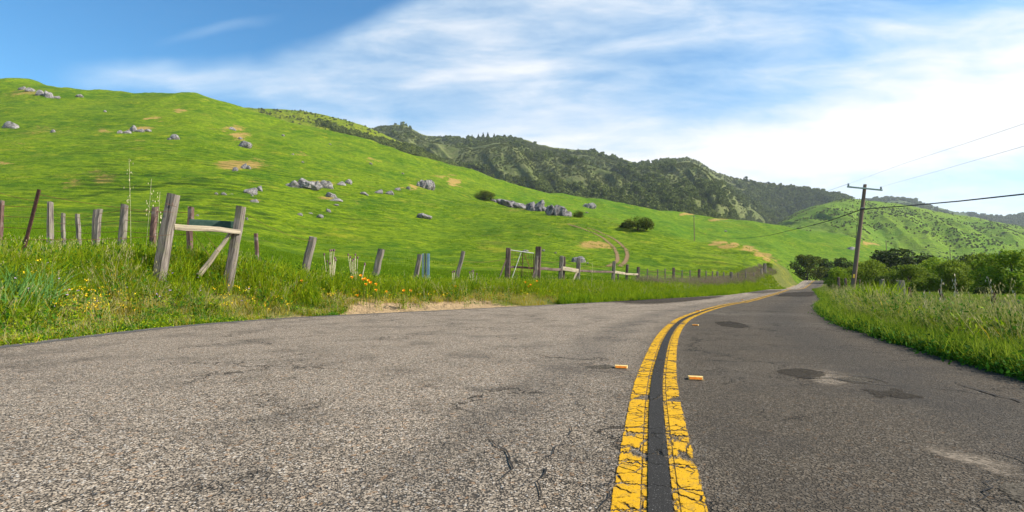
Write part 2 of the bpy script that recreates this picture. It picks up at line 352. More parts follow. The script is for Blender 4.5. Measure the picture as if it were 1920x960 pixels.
M['l_willow'] = leaf_mat('willow_leaf', (.08, .13, .012), (.23, .29, .025), .35, rand=.35)
M['l_bright'] = leaf_mat('bright_bush_leaf', (.08, .16, .010), (.26, .34, .02), .35, rand=.35)
M['l_dark'] = leaf_mat('dark_bush_leaf', (.022, .040, .008), (.085, .11, .018), .12, rand=.3)
M['l_far'] = leaf_mat('far_foliage', (.060, .088, .022), (.20, .235, .055), .12)
M['l_scrub'] = leaf_mat('scrub_foliage', (.090, .112, .034), (.17, .19, .058), .12)
M['l_brush'] = leaf_mat('dry_brush', (.16, .11, .08), (.30, .22, .17), .2)
M['bark'] = simple('bark', (.05, .04, .03), (.13, .10, .08), 8)
def hill_mat(name, a, b, c2, spots=None, soil=.66, scale=1., bumpd=3.):
    m, n = mat(name); p = pos(n)
    k1 = n.noise(p, .012*scale, 5, .65); k2 = n.noise(p, .06*scale, 6, .75); k3 = n.noise(p, .2*scale, 5, .8)
    c = n.mix(n.step(k1, .38, .62), a, b); c = n.mix(n.step(k2, .42, .64), c, n.mix(.6, c, c2))
    if spots: c = n.mix(n.m('MULTIPLY', n.step(k3, .50, .60), n.step(k1, .44, .60)), c, spots)
    c = n.mix(n.step(n.noise(p, .028*scale, 7, .78), soil, soil + .05), c, (.34, .22, .12))
    pbsdf(n, c, .97, bumpn(n, n.m('ADD', n.m('MULTIPLY', k2, 1.5), k3), .9, bumpd), .03); return m
M['hill_b'] = hill_mat('yellow_green_ridge', (.10, .16, .010), (.17, .21, .012), (.23, .24, .02), (.05, .085, .01), .9)
M['hill_c'] = hill_mat('chaparral_slope', (.085, .108, .030), (.135, .155, .045), (.18, .17, .075), (.06, .08, .025), .66, 1., 3.)
M['hill_d'] = hill_mat('scrubby_green_hill', (.10, .19, .012), (.16, .25, .014), (.20, .27, .03), (.05, .07, .025), .76, 1.3)
M['hill_e'] = hill_mat('far_dark_ridge', (.05, .075, .025), (.08, .11, .03), (.10, .12, .05), None, .9)

# ---------------------------------------------------------------- road line
cl_px = [(1240, 957), (1236, 884), (1232, 797), (1231, 714), (1236, 690), (1241.5, 666), (1247, 645), (1257, 624), (1268.5, 609.6), (1285, 597), (1311, 586.6), (1338, 578), (1372, 570), (1400, 565.5), (1433, 557), (1467, 547), (1482, 542.7)]
def flat(px, py):
    v = (480 - py) / F; k = -HC / (sP + v * cP); return ((px - 960) / F * k, (cP - v * sP) * k)
cl = [(-7.5, -40), (-2.6, -12), (-.72, -3)] + [flat(*q) for q in cl_px] + [(53.9, 95), (69.4, 120), (89, 150), (100, 165), (122, 188), (160, 215)]
cl = np.array(cl); ya = np.concatenate([np.linspace(-40, 20, 160), np.linspace(20.4, 215, 260)])
for _ in range(1):
    CY = ya; CX = pchip(cl[:, 1], cl[:, 0], ya)
for _ in range(3): CX[1:-1] = .25*CX[:-2] + .5*CX[1:-1] + .25*CX[2:]
def zr(Y): return pchip([-60, 71, 83, 95, 120, 150, 168, 200, 230], [0, 0, -.12, -.07, .47, 1.86, 1.9, .5, 0], np.asarray(Y, float))
T_ = np.stack([np.gradient(CX), np.gradient(CY)], 1); T_ /= np.linalg.norm(T_, axis=1)[:, None]
Nr = np.stack([T_[:, 1], -T_[:, 0]], 1)     # to the right
S_ = np.concatenate([[0], np.cumsum(np.hypot(np.diff(CX), np.diff(CY)))])
ledge = [(-7.5, -45), (-6.3, 0), (-6.1, 3)] + [flat(*q) for q in [(0, 648), (150, 630), (300, 613), (450, 601), (600, 592), (760, 585), (900, 578), (1060, 570), (1180, 563.5), (1260, 559)]]
ledge = np.array(ledge)
WL = np.full(len(CX), 2.5)
for i in range(len(CX)):
    c = np.array([CX[i], CY[i]]); nn = -Nr[i]; best = None
    for a, b in zip(ledge[:-1], ledge[1:]):
        d = b - a; den = nn[0]*d[1] - nn[1]*d[0]
        if abs(den) < 1e-6: continue
        t = ((a-c)[0]*d[1] - (a-c)[1]*d[0]) / den; q = ((a-c)[0]*nn[1] - (a-c)[1]*nn[0]) / den
        if 0 <= q <= 1 and t > 0: best = t if best is None else min(best, t)
    if best: WL[i] = best
lastk = max(i for i in range(len(CX)) if WL[i] != 2.5)
for j in range(1, 40):
    if lastk + j < len(CX): WL[lastk+j] = max(2.5, WL[lastk] + (2.5 - WL[lastk]) * min(1, j/12))
for _ in range(4): WL[1:-1] = .25*WL[:-2] + .5*WL[1:-1] + .25*WL[2:]
WR = 2.68
def road_coords(x, y):
    """-> signed lateral (right +), distance outside the road edge (negative inside)"""
    x = np.atleast_1d(np.asarray(x, float)); y = np.atleast_1d(np.asarray(y, float)); sh = x.shape; x = x.ravel(); y = y.ravel()
    lat = np.full(x.shape, 1e3); d = np.full(x.shape, 1e3)
    ok = np.where((y < 240) & (abs(x) < 260))[0]
    sx, sy = CX[::2], CY[::2]
    for k in range(0, len(ok), 20000):
        id_ = ok[k:k+20000]; dx = x[id_, None] - sx[None]; dy = y[id_, None] - sy[None]
        j = np.argmin(dx*dx + dy*dy, 1); r = np.arange(len(id_))
        l = dx[r, j]*Nr[::2][j, 0] + dy[r, j]*Nr[::2][j, 1]
        en = np.maximum(np.hypot(dx[r, j], dy[r, j]) - 6, 0) * ((j == 0) | (j == len(sx)-1))
        lat[id_] = l; d[id_] = np.where(l > 0, l - WR, -l - WL[::2][j]) + en
    return lat.reshape(sh), d.reshape(sh)

# ---------------------------------------------------------------- terrain function
tab = [
(-600, .5, (9,520),(16,490),(35,460),(70,420),(110,370),(170,290),(200,260),(250,210),(330,150)),
(0, .5, (9,518),(15,482),(30,447),(65,405),(110,345),(170,270),(200,240),(260,195),(330,157)),
(130, .5, (9.4,516),(15,484),(31,452),(67,405),(112,345),(172,272),(202,245),(262,202),(334,177)),
(220, .4, (9.8,514),(15.5,484),(31,454),(68,405),(113,345),(173,273),(203,247),(264,208),(337,184)),
(340, .3, (10.8,512),(17,488),(33,459),(71,407),(116,347),(176,279),(206,254),(266,213),(341,184)),
(410, .2, (11.8,520),(19,492),(36,465),(73,412),(118,353),(178,288),(208,265),(268,229),(343,201)),
(600, 0, (15.5,541),(24,517),(42,495),(80,447),(125,387),(185,325),(215,303),(275,273),(350,248)),
(750, 0, (19.5,541),(30,519),(50,499),(85,457),(130,407),(190,352),(220,335),(280,308),(350,290)),
(850, 0, (22,541),(34,522),(55,502),(90,463),(135,418),(190,376),(225,362),(285,335),(350,316)),
(919, 0, (23.5,541),(36,523),(60,500),(95,463),(135,422),(185,386),(225,385),(290,352),(350,335)),
(1000, 0, (25,541),(38,523),(60,503),(92,467),(130,428),(175,397),(215,405),(280,375),(350,357)),
(1080, 0, (28,541),(42,524),(65,503),(92,473),(125,436),(165,409),(205,421),(270,394),(350,372)),
(1162, 0, (32,541),(47,526),(68,508),(92,482),(120,452),(155,424),(195,440),(265,408),(350,385)),
(1231, 0, (37,541),(53,528),(72,511),(92,490),(115,464),(145,437),(190,458),(265,420),(350,395)),
(1300, 0, (44,541),(60,530),(76,516),(92,498),(115,475),(140,454),(185,475),(265,435),(350,405)),
(1383, 0, (56,541),(68,533),(80,522),(95,506),(112,485),(130,465),(180,492),(260,450),(350,416)),
(1447, 0, (70,541),(82,536),(92,527),(103,516),(114,504),(128,492),(180,508),(255,465),(350,425)),
(1500, 0, (95,540),(105,537),(112,533),(118,529),(126,525),(135,521),(185,520),(255,480),(350,431)),
(1540, 0, (60,546),(90,540),(110,537),(125,534),(140,530),(155,526),(190,520),(255,487),(350,436)),
(1600, 0, (25,563),(45,549),(70,543),(95,539),(120,537),(150,532),(190,525),(255,495),(350,446)),
(1700, 0, (15,578),(30,556),(60,544),(90,539),(120,537),(150,534),(190,530),(255,510),(350,474)),
(1920, 0, (9,606),(25,562),(60,545),(90,541),(120,538),(150,536),(190,534),(255,525),(350,512)),
(2600, 0, (9,606),(25,562),(60,545),(90,541),(120,538),(150,536),(190,534),(255,525),(350,512))]
tpx = np.array([t[0] for t in tab], float)
NU = 520; upx = np.linspace(-600, 2600, NU)
z0 = pchip(tpx, [t[1] for t in tab], upx)
KY = [pchip(tpx, [t[2+k][0] for t in tab], upx) for k in range(9)]
KZ = [zrow(pchip(tpx, [t[2+k][1] for t in tab], upx), KY[k]) for k in range(9)]
LY = np.linspace(math.log(2.), math.log(520), 420)
TG = np.zeros((NU, len(LY)))
for i in range(NU):
    ys = [1.9, 4.5] + [KY[k][i] for k in range(9)] + [430, 530]
    zc = KZ[8][i]; zs = [z0[i], z0[i]] + [KZ[k][i] for k in range(9)] + [zc*.72, zc*.4]
    TG[i] = pchip(ys, zs, np.exp(LY))
def Tz(x, y):
    y = np.maximum(y, 2.001); px = np.clip(960 + F * x / np.maximum(y, 6.), -599, 2599)
    fi = (px + 600) / 3200 * (NU - 1); fj = np.clip((np.log(y) - LY[0]) / (LY[1] - LY[0]), 0, len(LY) - 1.001)
    i = fi.astype(int); j = fj.astype(int); a = fi - i; b = fj - j; i1 = np.minimum(i+1, NU-1)
    return (TG[i, j]*(1-a) + TG[i1, j]*a)*(1-b) + (TG[i, j+1]*(1-a) + TG[i1, j+1]*a)*b
def swale(x, y): return (fbm(x/48 + 3, y/75, 3, 51, True) - .6) * .020 * np.clip(y, 0, 260) * sstep(45, 90, y)
def H(x, y, d=None):
    x = np.atleast_1d(np.asarray(x, float)); y = np.atleast_1d(np.asarray(y, float))
    if d is None: _, d = road_coords(x, y)
    t = Tz(x, y)
    amp = .0046 * np.clip(y, 0, 350) * sstep(20, 60, y) + .05
    lam = np.clip(y, 20, 200) * .0 + 1
    t = t + amp * (fbm(x/26, y/34, 5, 5) - .5) * 2.0 + .35*amp*(fbm(x/7, y/9, 3, 9) - .5)*2
    t = t + swale(x, y)
    near = zr(y) - .03 + .02 * (fbm(x*2, y*2, 2, 3) - .5)
    k = sstep(.15, 2.6, d)
    z = near*(1-k) + t*k
    return np.where(d < .0, zr(y) - .07, z)
def h1(x, y): return float(H(x, y)[0])
YS = np.exp(np.linspace(math.log(2.5), math.log(420), 900))
def hit(px, py, ymin=4.):
    ys = YS[YS > ymin]; u = (px-960)/F; v = (480-py)/F; k = ys / (cP - v*sP)
    z = HC + (sP + v*cP) * k; h = H(u*k, ys); m = np.where(z <= h)[0]
    j = m[0] if len(m) else int(np.argmin(z - h))
    if j > 0 and len(m):
        a = z[j-1]-h[j-1]; b = h[j]-z[j]; f = a/(a+b+1e-9); Y = ys[j-1] + f*(ys[j]-ys[j-1])
    else: Y = ys[j]
    p = P(px, py, Y); return Vector((p.x, Y, h1(p.x, Y)))

# terrain mesh
NC, NRW = 760, 620
uu = np.sinh(np.linspace(-1.75, 1.8, NC)) / 1.55
yr_ = np.concatenate([np.linspace(-40, 2, 40), np.exp(np.linspace(math.log(2.15), math.log(38), 260)), np.exp(np.linspace(math.log(38.3), math.log(215), 560)), np.exp(np.linspace(math.log(217), math.log(500), 100))]); NRW = len(yr_)
UU, YY = np.meshgrid(uu, yr_); XX = UU * np.maximum(YY, 16)
lat, dd = road_coords(XX, YY); ZZ = H(XX, YY, dd)
PXg, PYg = proj(XX, np.maximum(YY, 1), ZZ)
dirt = np.zeros_like(XX); PXw = PXg + 46*(fbm(XX*.12, YY*.12, 4, 91) - .5); PYw = PYg + 16*(fbm(XX*.12+9, YY*.12, 4, 92) - .5)
for (cx, cy, rx, ry, s) in [(445,309,50,9,1.),(185,333,34,16,.5),(130,345,30,10,.45),(5,306,14,5,1),(287,224,16,5,.8),(197,246,18,8,.6),(600,346,22,9,.7),(445,254,22,5,.8),(435,240,30,5,.6),(1118,462,36,8,1.),
        (850,342,16,6,.9),(830,330,28,5,.5),(770,353,22,5,.7),(1345,456,14,3,.9),(1370,461,18,4,.9),(1400,469,18,5,.9),(1425,478,16,6,.9),(1440,488,12,7,.8),(1000,400,30,5,.3),(90,245,60,14,.38),(30,270,50,14,.33),(620,372,18,4,.7),(845,512,42,7,.9),(340,208,20,4,.6),(680,378,20,6,.4),
        (55,175,60,6,.5),(262,242,28,6,.6),(565,288,14,4,.5),(700,300,14,4,.5),(1635,453,20,5,1.),(1290,400,16,3,.8),(980,392,60,5,.4),(480,340,22,5,.5),(1070,452,26,5,.35),(480,378,14,4,.6),(1020,440,20,4,.3),(250,265,12,4,.5),(1340,410,22,3,.6)]:
    r = ((PXw-cx)/rx)**2 + ((PYw-cy)/ry)**2; dirt = np.maximum(dirt, s*np.exp(-r*.9)*(YY > 14))
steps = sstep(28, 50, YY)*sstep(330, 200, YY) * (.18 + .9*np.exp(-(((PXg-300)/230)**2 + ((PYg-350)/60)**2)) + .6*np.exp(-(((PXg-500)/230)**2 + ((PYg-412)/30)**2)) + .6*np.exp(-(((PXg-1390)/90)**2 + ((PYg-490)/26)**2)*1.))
_w = fbm(XX*.014, YY*.014, 3, 71)*4
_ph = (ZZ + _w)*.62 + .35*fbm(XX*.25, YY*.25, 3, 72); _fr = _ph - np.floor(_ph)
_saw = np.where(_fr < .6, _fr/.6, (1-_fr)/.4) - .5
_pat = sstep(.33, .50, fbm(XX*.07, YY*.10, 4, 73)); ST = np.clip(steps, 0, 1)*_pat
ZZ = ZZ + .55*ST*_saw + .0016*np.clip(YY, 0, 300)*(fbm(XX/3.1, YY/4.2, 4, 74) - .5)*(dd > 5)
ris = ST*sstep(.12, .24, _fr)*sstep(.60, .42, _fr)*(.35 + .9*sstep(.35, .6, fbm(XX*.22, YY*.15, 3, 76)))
sand = np.where(lat < 0, sstep(1.0, .2, dd)*.62 + sstep(2.7, 1.4, dd)*1.0*sstep(560, 660, PXg)*sstep(1000, 860, PXg)*(dd < 4), sstep(.45, .0, dd)*.55) * (dd > -1.) * (YY < 120)
sand = np.where((lat < 0) & (PXg < 620), np.maximum(sand, sstep(1.6, .3, dd)*.55*sstep(.45, .6, fbm(XX*.6, YY*.6, 3, 41))), sand)*(YY > 0)
keep = grid_faces(NRW, NC)
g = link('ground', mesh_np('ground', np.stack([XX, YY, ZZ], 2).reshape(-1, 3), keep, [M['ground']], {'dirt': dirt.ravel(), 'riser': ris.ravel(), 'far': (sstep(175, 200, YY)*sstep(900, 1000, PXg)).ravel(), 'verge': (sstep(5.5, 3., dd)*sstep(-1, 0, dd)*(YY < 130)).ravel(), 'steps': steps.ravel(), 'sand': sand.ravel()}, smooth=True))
tag(g, kind='structure')

# ---------------------------------------------------------------- far hills
def layer(name, crest, Yf, Yc, zf, material, amp, k1=9, seed=0, cols=520, rows=150, shear=1.2, ex=.9, detail=1.):
    cr = np.array(crest, float); px = np.linspace(cr[0, 0], cr[-1, 0], cols)
    row = pchip(cr[:, 0], cr[:, 1], px)
    t = np.linspace(0, 1.35, rows); PX, T = np.meshgrid(px, t); RW = np.tile(row, (rows, 1))
    u = (PX - 960) / F; Yf = Yf(PX) if callable(Yf) else Yf; Y = Yf + (Yc - Yf) * T
    zc = zrow(RW, Yc)
    sh = np.where(T <= 1, np.clip(T, 0, 1)**ex, 1 - (T-1)*.9)
    rid = fbm(u*k1 + T*shear + seed, T*1.3 + u*2 + seed, 4, seed+3, True) - .55
    env = np.clip(T*(1.04 - T)*4, 0, 1)
    Z = zf + (zc - zf)*sh + amp*rid*env + detail*(zc-zf)*.012*(fbm(u*90+5, T*14, 3, seed+8) - .5)*np.minimum(1, T*2)
    lim = HC + (zc - HC)*(Y/Yc)*(1 - .035*np.clip(1-T, 0, 1)*3)
    Z = np.where(T < 1, np.minimum(Z, lim), Z)
    Y = Y + (fbm(u*5, T*2, 2, seed+1) - .5)*0
    V = np.stack([u*Y/(1), Y, Z], 2)
    o = link(name, mesh_np(name, V.reshape(-1, 3), grid_faces(rows, cols), [material], smooth=True)); tag(o, kind='structure')
    return dict(px=PX, V=V, T=T, rows=rows, cols=cols, px0=cr[0, 0], px1=cr[-1, 0])
def lz(L, px, t):
    fi = np.clip((px - L['px0'])/(L['px1']-L['px0']), 0, .9999)*(L['cols']-1); fj = np.clip(t/1.35, 0, .9999)*(L['rows']-1)
    i = fi.astype(int); j = fj.astype(int); a = (fi-i)[:, None]; b = (fj-j)[:, None]; V = L['V']
    return (V[j, i]*(1-a) + V[j, i+1]*a)*(1-b) + (V[j+1, i]*(1-a) + V[j+1, i+1]*a)*b
LB = layer('hill', [(200,215),(330,212),(400,203),(439,201),(486,203),(530,205),(587,212),(629,222),(660,230),(689,240),(725,256),(765,273),(800,290),(860,318),(950,350)], 400, 640, 70, M['hill_b'], 10, 7, 2, 420, 110)
LC = layer('mountain', [(520,330),(600,290),(660,255),(699,239),(738,232),(765,236),(778,246),(817,256),(856,260),(900,262),(935,257),(970,261),(1010,273),(1060,282),(1100,283),(1150,295),(1200,306),(1225,305),(1260,297),(1290,293),(1310,298),(1350,322),(1380,331),(1430,340),(1500,354),(1560,363),(1592,371),(1625,392),(1680,440),(1800,480)], lambda q: 430 + 440*sstep(1340, 1470, q), 1250, 32, M['hill_c'], 95, 7, 6, 900, 260, 1.7, .95)
LD = layer('green_hill', [(1380,480),(1440,432),(1480,408),(1540,385),(1597,373),(1632,377),(1692,384),(1749,393),(1816,405),(1920,424),(2060,450),(2500,480)], 400, 820, 8, M['hill_d'], 26, 9, 12, 460, 140, 1.4)
LE = layer('distant_ridge', [(1560,385),(1632,375),(1664,373),(1720,376),(1749,384),(1799,396),(1852,405),(1887,408),(1920,404),(2050,396),(2600,420)], 900, 1900, 10, M['hill_e'], 30, 9, 22, 360, 80)

# ---------------------------------------------------------------- road
def ribbon(name, i0, i1, a, b, n, dz, material, uvfn=None, edge=False, jitter=0, step=1):
    ii = np.arange(i0, i1, step); V = []; UV = []; E = []
    for i in ii:
        la = a(i) if callable(a) else a; lb = b(i) if callable(b) else b
        for k in range(n+1):
            f = k/n; l = la + (lb-la)*f
            x = CX[i] + Nr[i, 0]*l; y = CY[i] + Nr[i, 1]*l
            V.append((x, y, 0)); UV.append((f if uvfn is None else uvfn(l), S_[i])); E.append(min(f, 1-f)*2)
    V = np.array(V); V[:, 2] = zr(V[:, 1]) + dz
    if not isinstance(material, list): material = [material]
    return link(name, mesh_np(name, V, grid_faces(len(ii), n+1), material, {'edge': E}, uv=UV))
NI = len(CX)
tag(ribbon('road', 0, NI, lambda i: -WL[i], WR, 26, 0, M['road'], uvfn=lambda l: l), kind='structure')
# dense resample for the paint
def fine_strip(name, la, lb, dz, material):
    s = np.arange(S_[60], S_[-3], .12); x = np.interp(s, S_, CX); y = np.interp(s, S_, CY); nx = np.interp(s, S_, Nr[:, 0]); ny = np.interp(s, S_, Nr[:, 1])
    V = []; UV = []
    for k in range(5):
        f = k/4; l = la + (lb-la)*f; V.append(np.stack([x+nx*l, y+ny*l, zr(y+ny*l)+dz], 1)); UV.append(np.stack([np.full(len(s), f), s], 1))
    V = np.stack(V, 1).reshape(-1, 3); UV = np.stack(UV, 1).reshape(-1, 2)
    return tag(link(name, mesh_np(name, V, grid_faces(len(s), 5), [material], uv=UV)), kind='structure')
fine_strip('road_marking_left', -.166, -.041, .005, M['yl'])
fine_strip('road_marking_right', .038, .148, .005, M['yr'])
fine_strip('road_marking_black', -.043, .036, .009, M['bk'])
# strip of newer asphalt along the left edge
tag(ribbon('road_edge_strip', 60, lastk-2, lambda i: -WL[i]-.02, lambda i: -WL[i]+.42, 6, .004, M['edge_strip']), kind='structure')
def patch(name, pts, material, dz=.004):
    """polygon given on the road surface"""
    q = [Vector((*flat(*p), 0)) for p in pts]; n = len(q); c = sum(q, Vector())/n
    loop = []
    for i in range(n):
        p0, p1, p2, p3 = q[i-1], q[i], q[(i+1) % n], q[(i+2) % n]
        for k in range(5):
            t = k/5; loop.append(.5*((2*p1) + (p2-p0)*t + (2*p0-5*p1+4*p2-p3)*t*t + (3*p1-p0-3*p2+p3)*t**3))
    V = []; E = []
    for r, e in ((1, 0), (.85, .2), (.6, .55), (.3, .9)):
        for p in loop:
            v = c + (p-c)*r; V.append((v.x, v.y, float(zr(v.y)) + dz)); E.append(e)
    V.append((c.x, c.y, float(zr(c.y)) + dz)); E.append(1); L = len(loop); fq = []; ft = []
    for r in range(3):
        for i in range(L): j = (i+1) % L; fq.append((r*L+i, r*L+j, (r+1)*L+j, (r+1)*L+i))
    for i in range(L): ft.append((3*L+i, 3*L+(i+1) % L, 4*L))
    return tag(link(name, mesh_np(name, V, [np.array(fq), np.array(ft)], [material], {'edge': E})), kind='structure')
patch('asphalt_patch', [(1105,567),(1180,561.5),(1300,556.5),(1375,553.5),(1350,560),(1270,569),(1180,574)], M['patch_dark'])
patch('asphalt_patch', [(1605,727),(1640,733),(1680,726),(1712,738),(1745,748),(1700,751),(1668,744),(1640,747)], M['patch_dark'])
patch('asphalt_patch', [(1445,696),(1490,688),(1560,700),(1530,713),(1480,707)], M['patch_dark'])
patch('asphalt_patch', [(1550,708),(1610,706),(1650,718),(1600,722)], M['patch_mid'])
patch('pale_asphalt_wear', [(1470,688),(1540,684),(1660,712),(1640,735),(1560,735),(1500,722)], M['patch_pale'], .002)
patch('pale_asphalt_wear', [(1685,828),(1780,832),(1960,880),(1960,925),(1840,885),(1740,860)], M['patch_pale'], .002)
patch('asphalt_patch', [(1852,905),(1890,900),(1990,915),(1990,958),(1890,945)], M['patch_mid'])
patch('asphalt_patch', [(1335,603),(1365,601),(1415,611),(1395,617),(1350,613)], M['patch_dark'])
patch('asphalt_patch', [(1475,548),(1532,546),(1536,556),(1470,558),(1440,556)], M['patch_dark'], .003)
patch('asphalt_patch', [(1390,546),(1440,543),(1478,544),(1440,551),(1395,552)], M['patch_mid'], .003)
#patch('patch_and_shade', [(1470,575),(1540,572),(1600,600),(1640,640),(1540,625),(1480,600)], M['patch_mid'], .003)
patch('asphalt_patch', [(1085,688),(1140,683),(1160,688),(1130,694)], M['patch_mid'])  # near reflector's shadow, painted as a darker sheet on its left
def crack(pts, wd=.012):
    wd *= .5
    q = [Vector((*flat(*p), 0)) for p in pts]; pp = []
    for a, b in zip(q[:-1], q[1:]):
        L = (b-a).length; nseg = max(2, int(L/.06))
        for k in range(nseg): pp.append(a.lerp(b, k/nseg) + Vector((rnd.gauss(0, .012), rnd.gauss(0, .012), 0)))
    pp.append(q[-1]); V = []; n = len(pp)
    for i, p in enumerate(pp):
        t = (pp[min(i+1, n-1)] - pp[max(i-1, 0)]).normalized(); s = Vector((t.y, -t.x, 0))
        ww = wd*(.35 + rnd.random())*min(1, 4*min(i+.3, n-1-i+.3)/n)
        V += [p - s*ww, p + s*ww]
    V = [(v.x, v.y, float(zr(v.y)) + .0065) for v in V]
    return tag(link('road_crack', mesh_np('road_crack', V, grid_faces(n, 2), [M['tar']])), kind='structure')
M['tar'] = simple('crack_shadow', (.014, .012, .011), (.035, .03, .026), 40)  # dark colour of the thin strips drawn as road cracks
for pts, wd in [([(1448,699),(1470,706),(1520,711),(1560,710),(1600,716),(1650,722)], .02), ([(1490,690),(1560,701),(1610,706),(1650,712),(1665,722)], .014), ([(1780,714),(1815,726),(1860,740),(1920,756),(1990,775)], .018),
        ([(1000,955),(1012,925),(1008,905),(1018,890),(1008,872)], .008), ([(945,930),(940,905),(955,880),(948,858),(930,835),(905,808)], .007), ([(1008,872),(1040,850),(1065,830),(1072,810),(1066,795)], .006), ([(1072,750),(1095,765),(1110,785)], .006),
        ([(600,842),(640,832),(652,810)], .006), ([(660,760),(690,775),(710,790)], .005), ([(160,775),(190,795),(240,805),(300,812),(350,802)], .006), ([(1120,955),(1138,935),(1135,915),(1150,900)], .010), ([(1340,603),(1380,609),(1412,613)], .03),
        ([(1850,945),(1856,905),(1880,898)], .008), ([(1740,862),(1840,888),(1930,902)], .007), ([(1850,845),(1930,872)], .012), ([(1130,690),(1155,694),(1170,702)], .006)]: crack(pts, wd)

# ---------------------------------------------------------------- primitives
def bar_mesh(bm, a, b, w0, d0, w1=None, d1=None, seg=5, wob=.0, chip=0., uvl=None, mi=0):
    """square-ish timber from a to b"""
    a = Vector(a); b = Vector(b); w1 = w1 or w0; d1 = d1 or d0; ax = (b-a).normalized()
    sx = ax.cross(Vector((0, 1, 0)));  sx = sx.normalized() if sx.length > .2 else Vector((1, 0, 0)); sy = ax.cross(sx).normalized()
    L = (b-a).length; rings = []
    for i in range(seg+1):
        f = i/seg; c = a.lerp(b, f) + sx*rnd.gauss(0, wob) + sy*rnd.gauss(0, wob); ww = (w0 + (w1-w0)*f)/2; dd_ = (d0+(d1-d0)*f)/2; r = []
        for (p, q) in ((-1, -.7), (-.7, -1), (.7, -1), (1, -.7), (1, .7), (.7, 1), (-.7, 1), (-1, .7)):
            top_ = ax*(rnd.uniform(-chip, chip) if i == seg else 0)
            r.append(bm.verts.new(c + sx*p*ww*rnd.uniform(.92, 1.06) + sy*q*dd_*rnd.uniform(.92, 1.06) + top_))
        rings.append(r)
    for i in range(seg):
        for k in range(8):
            f = bm.faces.new((rings[i][k], rings[i][(k+1) % 8], rings[i+1][(k+1) % 8], rings[i+1][k])); f.material_index = mi
            if uvl:
                for lp, (uu_, vv_) in zip(f.loops, ((k, i), (k+1, i), (k+1, i+1), (k, i+1))): lp[uvl].uv = (uu_*max(w0, d0)/2.4 + a.x, vv_*L/seg + a.x*3)
    for r in (rings[0][::-1], rings[-1]):
        f = bm.faces.new(r); f.material_index = mi
        if uvl:
            for lp in f.loops: lp[uvl].uv = (lp.vert.co.x*.3, lp.vert.co.y*.3)
def bars(name, specs, material, parent, **kw):
    if name == 'strut' and len(specs) > 1:
        for s_ in specs: o_ = bars(name, [s_], material, parent, **kw)
        return o_
    bm = bmesh.new(); uvl = bm.loops.layers.uv.new('UVMap'); o0 = parent.location if parent else Vector((0, 0, 0))
    for s in specs: bar_mesh(bm, s[0]-o0, s[1]-o0, *s[2:], uvl=uvl, **kw)
    me = bpy.data.meshes.new(name); bmesh.ops.recalc_face_normals(bm, faces=bm.faces); bm.to_mesh(me); bm.free(); me.materials.append(material)
    return link(name, me, parent)
def tube(name, paths, r, material, parent=None, sides=5):
    if name in ('wire', 'cable', 'stem', 'frame') and len(paths) > 1:
        for p_ in paths: o_ = tube(name, [p_], r, material, parent, sides)
        return o_
    V = []; Q = []; o0 = parent.location if parent else Vector((0, 0, 0))
    for path in paths:
        path = [Vector(p) - o0 for p in path]; n = len(path); base = len(V)
        for i, p in enumerate(path):
            t = (path[min(i+1, n-1)] - path[max(i-1, 0)]).normalized(); s = t.cross(Vector((0, 0, 1))); s = s.normalized() if s.length > .05 else Vector((1, 0, 0)); q = s.cross(t)
            rr = r[i] if isinstance(r, list) else r
            for k in range(sides): a = 2*math.pi*k/sides; V.append(p + s*math.cos(a)*rr + q*math.sin(a)*rr)
        for i in range(n-1):
            for k in range(sides): k2 = (k+1) % sides; Q.append((base+i*sides+k, base+i*sides+k2, base+(i+1)*sides+k2, base+(i+1)*sides+k))
    return link(name, mesh_np(name, [tuple(v) for v in V], np.array(Q), [material], smooth=True), parent)
def sag(a, b, s, n=14): return [Vector(a).lerp(Vector(b), k/n) - Vector((0, 0, s*4*(k/n)*(1-k/n))) for k in range(n+1)]
def post_pts(tp, bp, Y):
    t = P(*tp, Y); b = P(*bp, Y); g_ = h1(b.x, Y); ax = (t-b).normalized()
    k = (b.z - (g_ - .25)) / max(ax.z, .3); return t, b - ax*max(k, .1)

# ---------------------------------------------------------------- utility pole and wires
Yp = 44.
pt = P(1622, 346, Yp); pb = P(1599, 541, Yp); pb2 = pb - (pt-pb).normalized()*1.0
up = thing('utility_pole', Vector((pb.x, pb.y, h1(pb.x, pb.y))), 'brown wooden utility pole leaning right on the verge, single crossarm on top', 'utility pole')
tube('pole', [[pb2, pb, pb.lerp(pt, .5), pt]], [.20, .185, .16, .13], M['pole_wood'], up, 14)
ca, cb = P(1589, 350, Yp-.22), P(1654, 356.5, Yp-.22)
ARM = bars('crossarm', [(ca, cb, .13, .12)], M['green_metal'], up, seg=3)
for q in (ca.lerp(cb, .03), ca.lerp(cb, .97)):
    base = q + Vector((0, 0, .06)); tube('insulator', [[base, base+Vector((0, 0, .06)), base+Vector((0, 0, .12)), base+Vector((0, 0, .2)), base+Vector((0, 0, .24))]], [.03, .085, .06, .085, .02], M['insul'], up, 9)
br = P(1616, 392, Yp-.2); tube('bracket', [[br + Vector((-.15, 0, 0)), br + Vector((.45, 0, .0))], [br + Vector((-.1, 0, .09)), br + Vector((.25, 0, .09))]], .06, M['dark_metal'], up, 6)
tube('ground_wire', [[P(1611, 400, Yp-.22), P(1606, 430, Yp-.3), P(1604, 470, Yp-.24)]], .018, M['cable'], up)
lb = pb.lerp(pt, .03); bars('warning_tag', [(P(1600.5, 521, Yp-.2), P(1601.2, 514, Yp-.2), .16, .02)], simple('yellow_tag', (.5, .35, .03), (.6, .42, .05)), up, seg=1)
